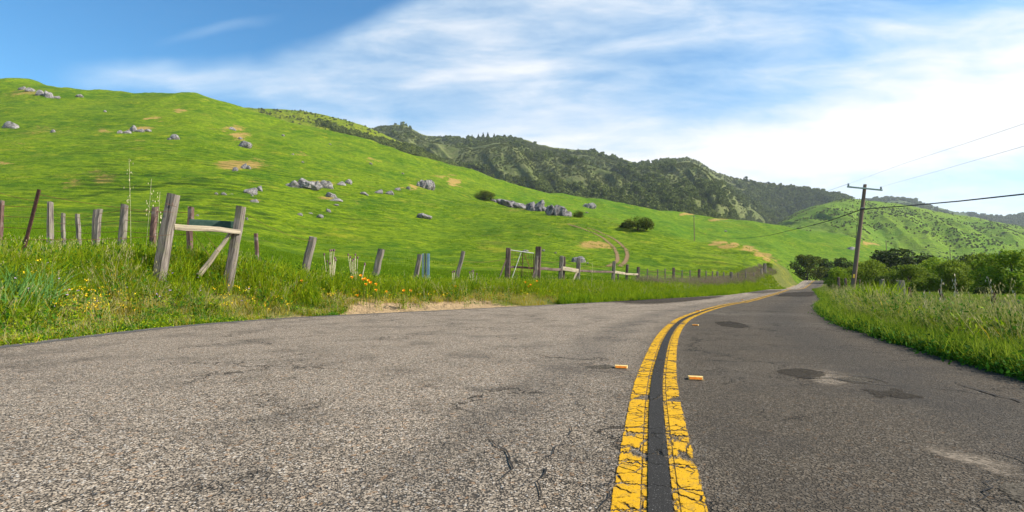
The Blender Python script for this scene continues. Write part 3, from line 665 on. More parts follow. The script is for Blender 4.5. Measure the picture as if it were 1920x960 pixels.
# distant pole on crest, its wires
fp = hit(1302, 452, 100); ft = fp + Vector((0, 0, 48/960*fp.y))
def small_pole(fp, hgt, label, arm=.8):
    t = thing('utility_pole', fp, label, 'utility pole'); tube('pole', [[fp - Vector((0, 0, .3)), fp + Vector((0, 0, hgt))]], [.22, .15], M['pole_wood'], t, 8)
    tube('crossarm', [[fp + Vector((-arm, 0, hgt-.4)), fp + Vector((arm, 0, hgt-.35))]], .09, M['green_metal'], t, 5); return t
small_pole(fp, ft.z-fp.z, 'slim distant utility pole standing on the green slope crest')
LDp = lambda px, t: Vector(lz(LD, np.array([px]), np.array([t]))[0])
small_pole(hit(1662, 470, 250), 6.2, 'tiny grey utility pole beyond the bushes below the tan bare patch', .8)
small_pole(hit(1782, 488, 250), 8.5, 'faint thin utility pole beyond the willow scrub to the right', .7)
wb = thing('power_line', br, 'thick black cable sagging from the leaning pole and off to the right', 'cable')
def px_path(pts, y0, y1):     # pixel chain with depth interpolated in inverse depth
    n = len(pts) - 1; return [P(p[0], p[1], 1/((1/y0)*(1-i/n) + (1/y1)*(i/n))) for i, p in enumerate(pts)]
xs = np.linspace(1615, 1303, 30)
yc = pchip([1303, 1340, 1380, 1430, 1490, 1550, 1615], [432, 444, 447, 443, 430, 415, 392.5], xs)
tube('cable', [px_path([(1618, 392), (1700, 386), (1800, 377), (1920, 364), (2100, 341), (2600, 270)], Yp, 14)], .03, M['cable'], wb)
tube('cable', [[P(x, y, 44 + (fp.y-44)*((1615-x)/312)**1.6) for x, y in zip(xs, yc)]], .04, M['cable'], wb)
ww = thing('power_line', ca, 'pair of thin grey wires rising from the crossarm towards the upper right', 'wire')
tube('wire', [px_path([(1590, 345), (1700, 305), (1810, 269), (1920, 232), (2300, 90)], Yp, 12)], .005, M['thin_wire'], ww)
tube('wire', [px_path([(1653, 350), (1740, 326), (1830, 300), (1920, 274), (2300, 160)], Yp, 12)], .005, M['thin_wire'], ww)
tube('wire', [[P(1590, 345, Yp), P(1540, 362, 60), P(1460, 392, 85), P(1370, 416, 120), P(1298, 407, fp.y)]], .012, M['thin_wire'], ww)

# ---------------------------------------------------------------- fences, left
def posts_fence(name, label, cat, posts, wires, wire_r=.003, mats=None, group=None):
    base = post_pts(posts[0][0], posts[0][1], posts[0][2])[1]
    t = thing(name, Vector((base.x, base.y, h1(base.x, base.y))), label, cat, group); pp = []
    for q in posts:
        a, b = post_pts(q[0], q[1], q[2]); w_ = q[3]*q[2]/F; pp.append((a, b))
        bars('post', [(b, a, w_, w_, w_*q[5] if len(q) > 5 else w_*.92, w_*.9)], M[q[4]], t, wob=.006, chip=.02, seg=6)
    W_ = []
    for f in wires:
        pts = []
        for i in range(len(pp)-1):
            a = pp[i][1].lerp(pp[i][0], f); b = pp[i+1][1].lerp(pp[i+1][0], f); pts += sag(a, b, .01 + .008*(b-a).length, 6)[:-1]
        pts.append(b); W_.append(pts)
    if W_: tube('wire', W_, wire_r, M['wire'], t, 4)
    return t
posts_fence('wire_fence', 'old wire fence of grey and reddish posts crossing the grass on the far left', 'fence',
    [((-60, 365), (-62, 430), 13, 9, 'wood_red'), ((3, 376), (1, 432), 13.5, 7, 'wood_red'), ((95, 379), (94, 449), 13.5, 10, 'wood', .6), ((118, 400), (119, 448), 19, 6, 'wood'), ((145, 402), (148, 452), 18, 6.5, 'wood'),
     ((179, 393), (176, 460), 14.5, 7, 'wood'), ((187, 392), (181, 462), 14.3, 8, 'wood'), ((235, 384), (226, 466), 13.2, 11, 'wood'), ((291, 388), (284, 476), 12.6, 9.5, 'wood_red'), ((358, 388), (355, 486), 12.2, 9.5, 'wood_red')],
    [.45, .62, .78, .93], .006)
a, b = post_pts((73, 355), (41, 480), 9.3)
sk = thing('steel_stake', Vector((b.x, b.y, h1(b.x, b.y))), 'dark rusty steel stake leaning right at the left edge of the photo', 'stake')
bars('shaft', [(b, a, .062, .012), (b + Vector((0, .02, 0)), a + Vector((0, .02, -.01)), .014, .04)], M['rust'], sk, seg=3)
tube('wire', [sag(a.lerp(b, .12), P(-40, 348, 9), .03, 5), sag(a.lerp(b, .05), P(325, 398, 10.2), .05, 10), sag(a.lerp(b, .5), P(320, 440, 10.2), .05, 10)], .0035, M['wire'], sk, 4)
Yb = 10.4
a1, b1 = post_pts((325, 364), (303, 492), Yb); a2, b2 = post_pts((453, 387), (434, 494), Yb+1.2)
hb = thing('fence_brace', Vector((b1.x, b1.y, h1(b1.x, b1.y))), 'pair of thick leaning grey posts joined by a pale plank and a dark green board', 'fence')
bars('post', [(b1, a1, .215, .20, .20, .19)], M['wood'], hb, wob=.004, chip=.012, seg=8)
bars('post', [(b2, a2, .19, .19, .17, .17)], M['wood'], hb, wob=.004, chip=.012, seg=8)
pl = bars('rail', [(P(327, 425, Yb+.05), P(450, 434, Yb+1.15), .125, .05, .10, .05)], M['wood_pale'], hb, wob=.006, seg=6)
gb = bars('board', [(P(355, 418, Yb+1.1), P(449, 422, Yb+1.4), .17, .03)], M['green_board'], hb, seg=2)
bars('strut', [(P(374, 517, Yb+.75), P(436, 432, Yb+1.1), .10, .08, .07, .06)], M['wood_pale'], hb, wob=.01, seg=6)
tube('wire', [sag(P(362, 435, Yb+.6), P(395, 483, Yb+.9), .01, 3), sag(P(375, 424, Yb+.6), P(410, 472, Yb+.9), .01, 3), sag(P(322, 380, Yb-.1), P(325, 384, Yb-.1), .0, 2), [P(312, 382, Yb-.13), P(331, 388, Yb-.13)], sag(P(460, 400, Yb+1.2), P(585, 452, 15.2), .1)], .004, M['wire'], hb, 4)
def lone_post(tp, bp, Y, w_, m, label, group='old leaning posts along the road'):
    a, b = post_pts(tp, bp, Y); w_ = w_*Y/F; o = bars('fence_post', [(b, a, w_, w_, w_*.9, w_*.88)], M[m], None, wob=.006, chip=.02, seg=7); return tag(o, label, 'post', group)
lone_post((480, 438), (482, 498), 17, 6.5, 'wood_red', 'thin reddish upright post just right of the green board frame')
lone_post((587, 445), (569, 522), 15.3, 13.5, 'wood', 'grey post leaning right beside the purple thistle stalks')
lone_post((715, 467), (703, 520), 19.2, 12, 'wood', 'short grey leaning post just behind the orange poppies')
lone_post((787, 477), (779, 526), 21, 9, 'wood', 'dark narrow leaning post touching the blue marker post')
lone_post((869, 471), (856, 524), 22, 7.5, 'wood', 'slim leaning post standing alone left of the wire gate')
Ym = 20.6
mp = thing('marker_post', Vector((P(797, 526, Ym).x, Ym, h1(P(797, 526, Ym).x, Ym))), 'blue grey metal marker post with pale plate, standing in roadside grass', 'marker post')
tq, bq = P(799, 475, Ym), P(798, 535, Ym)
bars('face_plate', [(P(802.5, 535, Ym), P(803, 475.5, Ym), .115, .012)], M['blue_paint'], mp, seg=2)
bars('side_plate', [(P(793, 533, Ym-.02), P(793, 475.5, Ym-.02), .075, .012)], M['pale_metal'], mp, seg=2)
bars('post', [(P(798, 538, Ym-.05), P(797.5, 475, Ym-.05), .06, .05)], M['dark_metal'], mp, seg=2)
# rail fence and gate
Yg = 24.5
rf = thing('rail_fence', Vector((P(953, 523, Yg).x, Yg, h1(P(953, 523, Yg).x, Yg))), 'brown timber post and rail fence running right from the wire gate', 'fence')
def rpost(tp, bp, Y, w_, m='wood_dark'):
    a, b = post_pts(tp, bp, Y); w_ = 1.22*w_*Y/F; bars('post', [(b, a, w_, w_, w_*.93, w_*.9)], M[m], rf, wob=.006, chip=.02, seg=6)
for q in [((953.5, 465), (951, 523), 24.5, 8), ((1009.5, 463), (1008, 523), 25.2, 9.5), ((1006, 480), (1003, 526), 24.6, 5.5, 'wood'), ((1053, 480), (1050.5, 526), 27, 6.5, 'wood'), ((1058, 481), (1056, 524), 27.6, 4.5),
          ((1085, 484), (1083, 526), 28.5, 6.5, 'wood'), ((1151.5, 490), (1149, 530), 32, 5, 'wood'), ((1176, 496), (1175, 522), 35, 4), ((1197, 501), (1196, 524), 36, 4.5), ((1159, 510), (1159, 522), 33, 2.5)]: rpost(*q)
def rail(a, b, ya_, yb_, w_, m): bars('rail', [(P(*a, ya_), P(*b, yb_), w_*1.25, .07)], M[m], rf, wob=.01, seg=5)
rail((954, 500.5), (1003, 502.5), 24.45, 24.9, .08, 'wood_dark'); rail((1004, 503), (1052, 506), 24.9, 26.9, .11, 'wood_dark'); rail((1052, 502.5), (1084, 508), 26.9, 28.4, .17, 'wood_pale')
rail((1085, 508), (1150, 510), 28.5, 31.9, .10, 'wood_dark'); rail((1152, 510), (1172, 513), 32, 34.5, .13, 'wood_pale'); rail((1172, 513.5), (1197, 514.5), 34.5, 36, .11, 'wood_pale')
bars('strut', [(P(933, 530, 24.0), P(949, 487, 24.4), .07, .06), (P(996, 528, 24.2), P(1009, 488, 24.9), .06, .05)], M['wood_dark'], rf, seg=3)
bars('strut', [(P(1074, 528, 28), P(1082, 510, 28.3), .09, .06)], M['wood_pale'], rf, seg=3)
tube('wire', [sag(P(1011, 492, 25.2), P(1053, 489, 27), .05), sag(P(1058, 494, 27.5), P(1151, 499, 32), .1), sag(P(1197, 507, 36), P(1250, 512, 44), .1), sag(P(870, 490, 22), P(953, 484, 24.5), .1)], .006, M['wire'], rf, 4)
gt = thing('wire_gate', Vector((P(978, 523, Yg).x, Yg, h1(P(978, 523, Yg).x, Yg))), 'wire gate with a white top bar hung between the two tall brown posts', 'gate')
tube('top_bar', [[P(957, 469, Yg), P(1001, 475, Yg)]], .026, M['white_pipe'], gt, 6)
tube('frame', [[P(957, 469, Yg), P(956.5, 522, Yg)], [P(1001, 475, Yg), P(1000, 522, Yg)], [P(980, 472, Yg), P(978, 522, Yg)]], .02, M['rust'], gt, 5)
tube('diagonal_bar', [[P(977, 473, Yg), P(960, 521, Yg)]], .022, M['white_pipe'], gt, 5); tube('diagonal_bar', [[P(982, 473, Yg), P(1000, 520, Yg)]], .014, M['wire'], gt, 5)
tube('mesh_wire', [[P(957, y, Yg), P(1001, y+3, Yg)] for y in (477, 484, 491, 508, 515)] + [[P(x, 470+(x-957)*.13, Yg), P(x, 520, Yg)] for x in range(961, 1001, 5)], .005, M['wire'], gt, 4)
# farther roadside fence
posts_fence('wire_fence', 'distant wire fence of thin posts behind the dry brush along the left roadside', 'fence',
    [((px, r0), (px, r1), Y, w_, m) for px, r0, r1, Y, w_, m in [(1214, 504, 524, 40, 2.2, 'wood'), (1233, 505, 524, 43, 2.2, 'wood'), (1247, 504, 523, 45, 2.2, 'wood'), (1263, 502, 522, 47, 4.5, 'wood_dark'), (1279, 507, 523, 50, 2.2, 'wood'), (1294, 507, 523, 52, 2.2, 'wood'), (1311, 505, 523, 54, 4.5, 'wood_dark'),
     (1324, 508, 523, 57, 2.2, 'wood'), (1336, 509, 523, 59, 2.2, 'wood'), (1345, 509, 523, 61, 3.5, 'wood'), (1357, 510, 523, 64, 2.2, 'wood'), (1371, 510, 523, 67, 5, 'wood'), (1384, 511, 522, 72, 2.2, 'wood'), (1398, 509, 521, 76, 2.5, 'wood'), (1413, 511, 520, 82, 2.5, 'wood'), (1428, 504, 517, 88, 4, 'wood_pale'), (1434, 494, 512, 92, 5, 'wood')]],
    [.4, .65, .9], .012)
# right fence
rfz = posts_fence('wire_fence', 'rusty steel and wooden post wire fence in the right hand grass', 'fence',
    [((1572, 520), (1573, 536), 58, 4, 'wood_red'), ((1585, 522), (1586, 538), 50, 4, 'wood_red'), ((1612, 524), (1612, 546), 40, 3, 'wood_red'), ((1653, 524), (1655, 550), 26, 7, 'wood'), ((1688, 526), (1689, 552), 24, 11, 'wood'),
     ((1704, 539), (1712, 572), 18, 4, 'rust'), ((1763, 543), (1775, 592), 14, 4.5, 'rust'), ((1862, 549), (1861, 615), 11.5, 6, 'rust'), ((1909, 562), (1910, 620), 10.5, 3.2, 'wood'), ((2010, 565), (2012, 640), 9.5, 6, 'rust')], [.55, .8], .004)

# ---------------------------------------------------------------- road markers
def road_marker(px, py, label, rot=0., g='amber reflectors along the centre lines'):
    x, y = flat(px, py); o = thing('road_reflector', (x, y, float(zr(y)) + .004), label, 'reflector', g)
    o.rotation_euler.z = rot
    def prism(name, pts, x0, x1, m):
        n = len(pts); V = [(x0, *p) for p in pts] + [(x1, *p) for p in pts]
        me = bpy.data.meshes.new(name); me.from_pydata(V, [], [list(range(n))[::-1], list(range(n, 2*n))] + [(i, (i+1) % n, n+(i+1) % n, n+i) for i in range(n)]); me.materials.append(M[m]); return link(name, me, o)
    b = prism('body', [(-.05, 0), (.05, 0), (.020, .019), (-.040, .021)], -.052, .052, 'marker_body')
    q = prism('lens', [(-.0515, .004), (-.047, .004), (-.0395, .0185), (-.0435, .0185)], -.045, .045, 'reflector')
    return o
road_marker(1165, 690, 'amber road reflector nearest the camera, left of the double yellow line', R(-16))
road_marker(1304, 711, 'amber road reflector nearest the camera, right of the double yellow line', R(-16))
road_marker(1304, 610.5, 'second amber road reflector right of the line, near the dark pothole', R(-26))
road_marker(1309, 583.5, 'amber road reflector left of the line at the start of the bend', R(-30))
road_marker(1392, 562.5, 'far amber road reflector left of the line beyond the bend', R(-32))
road_marker(1458, 552.5, 'far amber road reflector right of the line near the dip', R(-32))

# ---------------------------------------------------------------- rocks
def rock_mesh(seed, sub=3, planes=13, elong=1.):
    r = random.Random(seed); bm = bmesh.new(); bmesh.ops.create_icosphere(bm, subdivisions=sub, radius=1)
    pl_ = []
    for _ in range(planes):
        v = Vector((r.gauss(0, 1), r.gauss(0, 1), r.gauss(0, 1))).normalized(); pl_.append((v, r.uniform(.62, .95)))
    off = seed*3.7
    for v in bm.verts:
        d = v.co.normalized(); rad = 1.15
        for n_, k in pl_:
            dt = d.dot(n_)
            if dt > .05: rad = min(rad, k/dt)
        c = d*rad; q = float(fbm(np.array([c.x*2.2+off]), np.array([c.y*2.2+c.z*1.7]), 4, seed)[0]) - .5
        v.co = c*(1 + q*.32)
    me = bpy.data.meshes.new('boulder'); bm.to_mesh(me); bm.free(); me.materials.append(M['rock'])
    return me
RM = [rock_mesh(s) for s in range(8)]; RMs = [rock_mesh(s+20, 2, 9) for s in range(6)]
def outcrop_mesh(seed, n, L=2.2):
    r = random.Random(seed); bm = bmesh.new()
    for i in range(n):
        t = bpy.data.meshes.new_from_object if 0 else None
        b2_ = bmesh.new(); b2_.from_mesh(RM[r.randrange(8)]); f = i/(n-1)*2-1
        s = r.uniform(.38, .62)*(1.12-abs(f)*.45); mtx = Matrix.Translation((f*L*.42*1.0, r.uniform(-.25, .25), r.uniform(-.05, .12))) @ Matrix.Rotation(r.uniform(0, 6), 4, 'Z') @ Matrix.Rotation(r.uniform(-.5, .5), 4, 'X') @ Matrix.Diagonal((s, s, s*r.uniform(1., 1.5), 1))
        b2_.transform(mtx); tmp = bpy.data.meshes.new('tmp'); b2_.to_mesh(tmp); b2_.free(); bm.from_mesh(tmp); bpy.data.meshes.remove(tmp)
    me = bpy.data.meshes.new('outcrop'); bm.to_mesh(me); bm.free(); me.materials.append(M['rock']); return me
rocks = [  # px, base row, w, h, label, kind
 (40,168,13,10,'small pale rock first in the row along the top left skyline'),(55,171,18,10,'flat brownish rock second in the skyline row at top left'),(72,178,15,15,'tall light rock in the skyline row at top left'),(88,181,22,17,'largest pale rock of the skyline row at top left'),(104,184,13,7,'low rock at the right end of the top left skyline row'),
 (148,182,13,7,'lone small rock on the skyline right of the rocky row'),(197,210,6,5,'tiny grey rock below the skyline, left of the bare earth spots'),(18,240,25,16,'lone angular grey boulder on the far left hillside'),(98,248,11,7,'small dark rock in the brown gully on the left hillside'),
 (223,250,10,8,'small round rock left of the upper rock cluster'),(238,250,15,9,'dark squat rock at the left of the upper rock cluster'),(248,246,14,14,'tallest pale rock in the upper left cluster'),(261,247,15,9,'low mottled rock in the middle of the upper left cluster'),(277,246,11,8,'flat pale rock at the right end of the upper left cluster'),
 (327,261,16,12,'pale pointed rock alone below the upper cluster'),(316,262,9,5,'low pale slab touching the lone pointed rock'),(434,243,13,7,'small pale rock on an ochre spot near the ridge'),(451,261,8,6,'small rock just above the flat purple grey rock'),(456,276,27,14,'flat purple grey rock high on the middle hillside'),
 (440,321,11,10,'round rock at the left of the ochre bare oval'),(457,316,14,13,'pale rock in the middle of the ochre bare oval'),(466,317,9,9,'small rock at the right of the ochre bare oval'),
 (467,363,25,19,'large rounded boulder of the pair left of the long outcrop'),(485,357,16,14,'smaller upper boulder of the pair left of the long outcrop'),(419,366,12,7,'low pale rock left of the boulder pair'),(405,365,8,5,'leftmost tiny pale rock in the row beside the boulder pair'),(436,366,9,4,'flat pale stone between the low pale rock and the boulder pair'),(472,368,6,5,'pebble sized stone below the boulder pair'),
 (475,380,14,9,'grey rock below the boulder pair'),(610,352,26,18,'slanted oval boulder right of the long outcrop'),(640,347,17,9,'flat slanted rock next to the upright oval rock'),(652,344,12,13,'upright oval pale rock right of the long outcrop'),(620,353,9,5,'small flat stone under the slanted oval boulder'),
 (618,369,24,12,'wide grey rock below the slanted oval boulder'),(628,377,26,8,'low reddish topped slab below the wide grey rock'),(629,385,11,4,'thin flat stone below the reddish slab'),(615,398,13,11,'upright small rock above the lowest stones'),(562,404,10,6,'lowest left small rock in the middle meadow'),(599,408,12,9,'lowest rounded small rock in the middle meadow'),(580,401,10,4,'brown flat stone between the two lowest rocks'),
 (681,364,11,8,'small rock at the left of the row of four pale rocks'),(688,366,7,4,'flat stone tucked beside the first rock of the pale row'),(709,362,17,10,'brightest rock of the pale row in mid hillside'),(730,364,18,9,'slanted rock third in the pale row'),(745,356,13,6,'low rock fourth in the pale row'),(765,355,9,7,'small pointed rock in the orange bare spot'),
 (796,410,30,16,'isolated white grey boulder in the lower middle meadow'),(530,255,6,5,'tiny pale stone high on the slope below the yellowish ridge'),(695,308,7,4,'tiny pale stone on the upper right of the slope'),(619,271,5,3,'tiny stone near the slope crest in the middle'),(548,290,5,4,'tiny stone above the long outcrop'),(568,305,5,4,'tiny stone between the outcrop and the slope crest'),(755,326,5,4,'tiny pale stone above the big stacked boulder'),
 (986,471,10,5,'pale flat stone behind the wire gate'),(1019,471,7,4,'grey stone just right of the tall gate post'),(1042,475,5,3,'tiny stone right of the gate in the meadow'),(1084,492,26,15,'dome shaped grey boulder behind the rail fence'),(1102,494,5,3,'tiny stone right of the dome shaped boulder'),
 (369,406,7,5,'small pale stone seen above the green board'),(462,413,6,7,'small stone just right of the thick brace post'),(1101,399,6,3,'tiny stone below the small pale outcrop'),(1360,434,6,3,'tiny stone on the slope under the sagging cable'),(1597,468,15,6,'low grey rock on the slope just left of the leaning pole')]
def place_rock(px, row, w_, h_, label, meshes, name='boulder', cat='rock', ymin=10, seed=0, group='boulders on the green hillside', dep=.8):
    p = hit(px, row, ymin); k = p.y/F; r = random.Random(int(px*7+row)); me = meshes[r.randrange(len(meshes))]
    o = link(name, me); sx = w_*k/2; sz = h_*k*.62; o.location = p + Vector((0, sx*.3, sz*.14)); o.scale = (sx, sx*dep, sz)
    o.rotation_euler = (r.uniform(-.12, .12), r.uniform(-.15, .15), r.choice([0, math.pi]) + r.uniform(-.35, .35)); return tag(o, label, cat, group)
for px, row, w_, h_, lab in rocks: place_rock(px, row, w_*1.08, h_*1.1, lab, RM if w_ > 12 else RMs)
OC = [outcrop_mesh(1, 9), outcrop_mesh(2, 6), outcrop_mesh(3, 11), outcrop_mesh(4, 13), outcrop_mesh(5, 9), outcrop_mesh(6, 9)]
for m_ in OC[3:]: m_.materials[0] = M['rock_dark']
def place_out(px, row, w_, h_, lab, me, ymin=20, tilt=0.):
    p = hit(px, row, ymin); k = p.y/F; o = link('rock_outcrop', me); sx = w_*k/2/1.35; o.scale = (sx, sx*.9, h_*k/1.15); o.location = p + Vector((0, sx*.3, h_*k*.15)); o.rotation_euler = (0, tilt, rnd.uniform(-.2, .2)); return tag(o, lab, 'rock outcrop')
place_out(564, 353, 80, 22, 'long jagged grey outcrop in the middle of the hillside', OC[0], tilt=-.08)
place_out(797, 353, 40, 26, 'large stacked boulder on the slope with an orange spot behind', OC[1], tilt=.15)
place_out(956, 388, 96, 22, 'left long jagged part of the dark rock ridge beside the bush', OC[3], tilt=.16)
place_out(1012, 396, 58, 25, 'middle hump of the dark rock ridge on the slope crest', OC[4], tilt=.12)
place_out(1048, 404, 56, 27, 'right steep end of the dark rock ridge above the dirt track', OC[5], tilt=.35)
place_out(1105, 390, 30, 15, 'small pale rock pile beyond the dark ridge', OC[1], 190)

# ---------------------------------------------------------------- dirt track with two ruts
M['trackdirt'] = patch_mat('track_dirt', (.12, .08, .04), (.26, .17, .085), .5, .95, 12)
def track(pts, wd, name='dirt_track'):
    q = [hit(px, py, 20) for px, py in pts]; arr = np.array([tuple(v) for v in q]); s = np.concatenate([[0], np.cumsum(np.hypot(*np.diff(arr[:, :2], axis=0).T))])
    ss = np.linspace(0, s[-1], int(s[-1]/.5)+4); X = pchip(s, arr[:, 0], ss); Y = pchip(s, arr[:, 1], ss)
    tx = np.gradient(X); ty = np.gradient(Y); l = np.hypot(tx, ty); tx /= l; ty /= l; V = []; E = []
    for f in np.linspace(-1, 1, 7):
        x = X + ty*f*wd; y = Y - tx*f*wd; V.append(np.stack([x, y, H(x, y) + .06], 1)); E.append(np.full(len(X), 1-abs(f)))
    return tag(link(name, mesh_np(name, np.stack(V, 1).reshape(-1, 3), grid_faces(len(X), 7), [M['trackdirt']], {'edge': np.stack(E, 1).ravel()})), kind='structure')
track([(1140,500),(1155,492),(1158,484),(1155,472),(1147,460),(1135,450),(1115,438),(1095,430),(1065,420)], .6)
track([(1162,500),(1174,488),(1176,476),(1170,464),(1158,453),(1143,444),(1122,434),(1100,427)], .62)
M['farpath'] = patch_mat('pale_soil', (.38, .24, .12), (.55, .38, .22), .5, .95, 2)

# ---------------------------------------------------------------- foliage prototypes
def blades(n, h, spread, wd, lean, seg=3, seed=0, hvar=.4, curl=.5):
    r = np.random.default_rng(seed); V = []; Q = []; G = []
    for i in range(n):
        a = r.uniform(0, 2*np.pi); rr = spread*math.sqrt(r.random()); rb = int(r.integers(0, 8)); bx, by = math.cos(a)*rr, math.sin(a)*rr
        hh = h*r.uniform(1-hvar, 1+hvar*.4); la = r.uniform(0, 2*np.pi); ln = lean*r.uniform(.1, 1); fa = r.uniform(0, np.pi); w_ = wd*r.uniform(.6, 1.3)
        b0 = len(V)
        for k in range(seg+1):
            f = k/seg; off = hh*ln*(f**1.8); z = hh*f*(1 - curl*ln*f*f*.6); ww_ = w_*(1 - f)**.7/2 + .0004
            cx, cy = bx + math.cos(la)*off, by + math.sin(la)*off
            V += [(cx - math.cos(fa)*ww_, cy - math.sin(fa)*ww_, z), (cx + math.cos(fa)*ww_, cy + math.sin(fa)*ww_, z)]; G += [f*.97 + rb]*2
        for k in range(seg): Q.append((b0+2*k, b0+2*k+1, b0+2*k+3, b0+2*k+2))
    return np.array(V), np.array(Q), np.array(G)
def leaves(n, fn, size, seed=0, asp=.5, updir=0.):
    """random leaf quads at points given by fn(rng)->(m,3)"""
    r = np.random.default_rng(seed); c = fn(r, n); n = len(c)
    a = r.normal(size=(n, 3)); a /= np.linalg.norm(a, axis=1)[:, None]; b = r.normal(size=(n, 3)); b -= (b*a).sum(1)[:, None]*a; b /= np.linalg.norm(b, axis=1)[:, None]
    s = size*r.uniform(.6, 1.3, (n, 1)); V = np.stack([c-a*s, c-b*s*asp, c+a*s, c+b*s*asp], 1).reshape(-1, 3)
    return V, np.arange(4*n).reshape(n, 4), np.repeat(r.integers(0, 8, n) + .9, 4)
def proto(coll, name, parts):
    V = []; Q = []; G = []; FM = []; mats = []; off = 0
    for (v, q, g_), m in parts:
        if m not in mats: mats.append(m)
        V.append(v); Q.append(q + off); G.append(g_); FM += [mats.index(m)]*len(q); off += len(v)
    o = bpy.data.objects.new(name, mesh_np(name, np.concatenate(V), np.concatenate(Q), [M[k] for k in mats], {'g': np.concatenate(G)}, fm=FM)); coll.objects.link(o); return o
def sh_(part, d): v, q, g_ = part; return (v + np.array(d), q, g_)
def heads(n, h, spread, seed):   # pale seed heads at the top of thin stems
    r = np.random.default_rng(seed); V = []; Q = []; G = []
    for i in range(n):
        a = r.uniform(0, 6.28); rr = spread*r.random(); x, y = math.cos(a)*rr, math.sin(a)*rr; lx, ly = r.normal(0, .14, 2); hh = h*r.uniform(.7, 1.15)
        for k in range(2): pass
        b0 = len(V); w_ = .0022
        V += [(x-w_, y, 0), (x+w_, y, 0), (x+lx+w_, y+ly, hh), (x+lx-w_, y+ly, hh)]; Q.append((b0, b0+1, b0+2, b0+3)); G += [.5]*4
        for k in range(7):
            f = k/7; cx = x+lx*(1+f*.25) + r.normal(0, .010); cy = y+ly*(1+f*.25) + r.normal(0, .010); cz = hh*(.82 + .2*f); L = .016; b0 = len(V); an = r.uniform(0, 3.1)
            V += [(cx, cy, cz-L), (cx+.006*math.cos(an), cy+.006*math.sin(an), cz), (cx, cy, cz+L), (cx-.006*math.cos(an), cy-.006*math.sin(an), cz)]; Q.append((b0, b0+1, b0+2, b0+3)); G += [1]*4
    return np.array(V), np.array(Q), np.array(G)
def newcoll(n): return bpy.data.collections.new(n)
cT = newcoll('tall'); [proto(cT, 'tall%d' % i, [(blades(32, .46, .2, .014, .75, seed=i, hvar=.6, curl=.7), 'g_tall'), (leaves(10 + 8*(i%2), lambda r, n: r.normal(0, 1, (n, 3))*(.12, .12, .09) + (0, 0, .25), .026, 770+i, .4), 'g_dark' if i%2 else 'g_tall'), (blades(3, .44, .14, .007, .6, seed=50+i), 'g_yellow')]) for i in range(5)]
cR = newcoll('verge'); [proto(cR, 'verge%d' % i, [(blades(30, .40, .2, .013, .9, seed=70+i, curl=.8), 'g_right'), (leaves(12, lambda r, n: r.normal(0, 1, (n, 3))*(.12, .12, .08) + (0, 0, .22), .03, 77+i, .35), 'g_dark'), (blades(2, .42, .16, .005, .7, seed=80+i), 'g_head'), (heads(1+i%2, .44, .15, i), 'g_head')]) for i in range(5)]
cL = newcoll('lush'); [proto(cL, 'lush%d' % i, [(blades(50, .30, .17, .011, .6, seed=90+i), 'g_tall'), (leaves(60, lambda r, n: r.normal(0, 1, (n, 3))*(.09, .09, .035) + (0, 0, .07), .022, 5+i), 'g_dark')]) for i in range(4)]
cS = newcoll('short'); [proto(cS, 'short%d' % i, [(blades(30, .15, .2, .012, .7, seg=2, seed=i+20), 'g_short')]) for i in range(4)]
cC = newcoll('clover'); [proto(cC, 'clover%d' % i, [(leaves(170, lambda r, n: r.normal(0, 1, (n, 3))*(.11, .11, .028) + (0, 0, .05), .017, i), 'g_dark' if i < 2 else 'g_tall'), (blades(14, .12, .16, .006, .7, seg=2, seed=i+33), 'g_yellow' if i % 2 else 'g_tall')]) for i in range(4)]
cY = newcoll('dry'); [proto(cY, 'dry%d' % i, [(blades(30, .17, .18, .006, .75, seed=i+40), 'g_yellow'), (blades(12, .2, .17, .005, .7, seed=i+47), 'g_dry'), (blades(8, .16, .17, .007, .7, seed=i+57), 'g_tall')]) for i in range(4)]
cF = newcoll('fartuft'); [proto(cF, 'ftuft%d' % i, [(blades(22, .22, .35, .03, .7, seg=2, seed=i+120), 'g_short')]) for i in range(4)]
_gn = {}
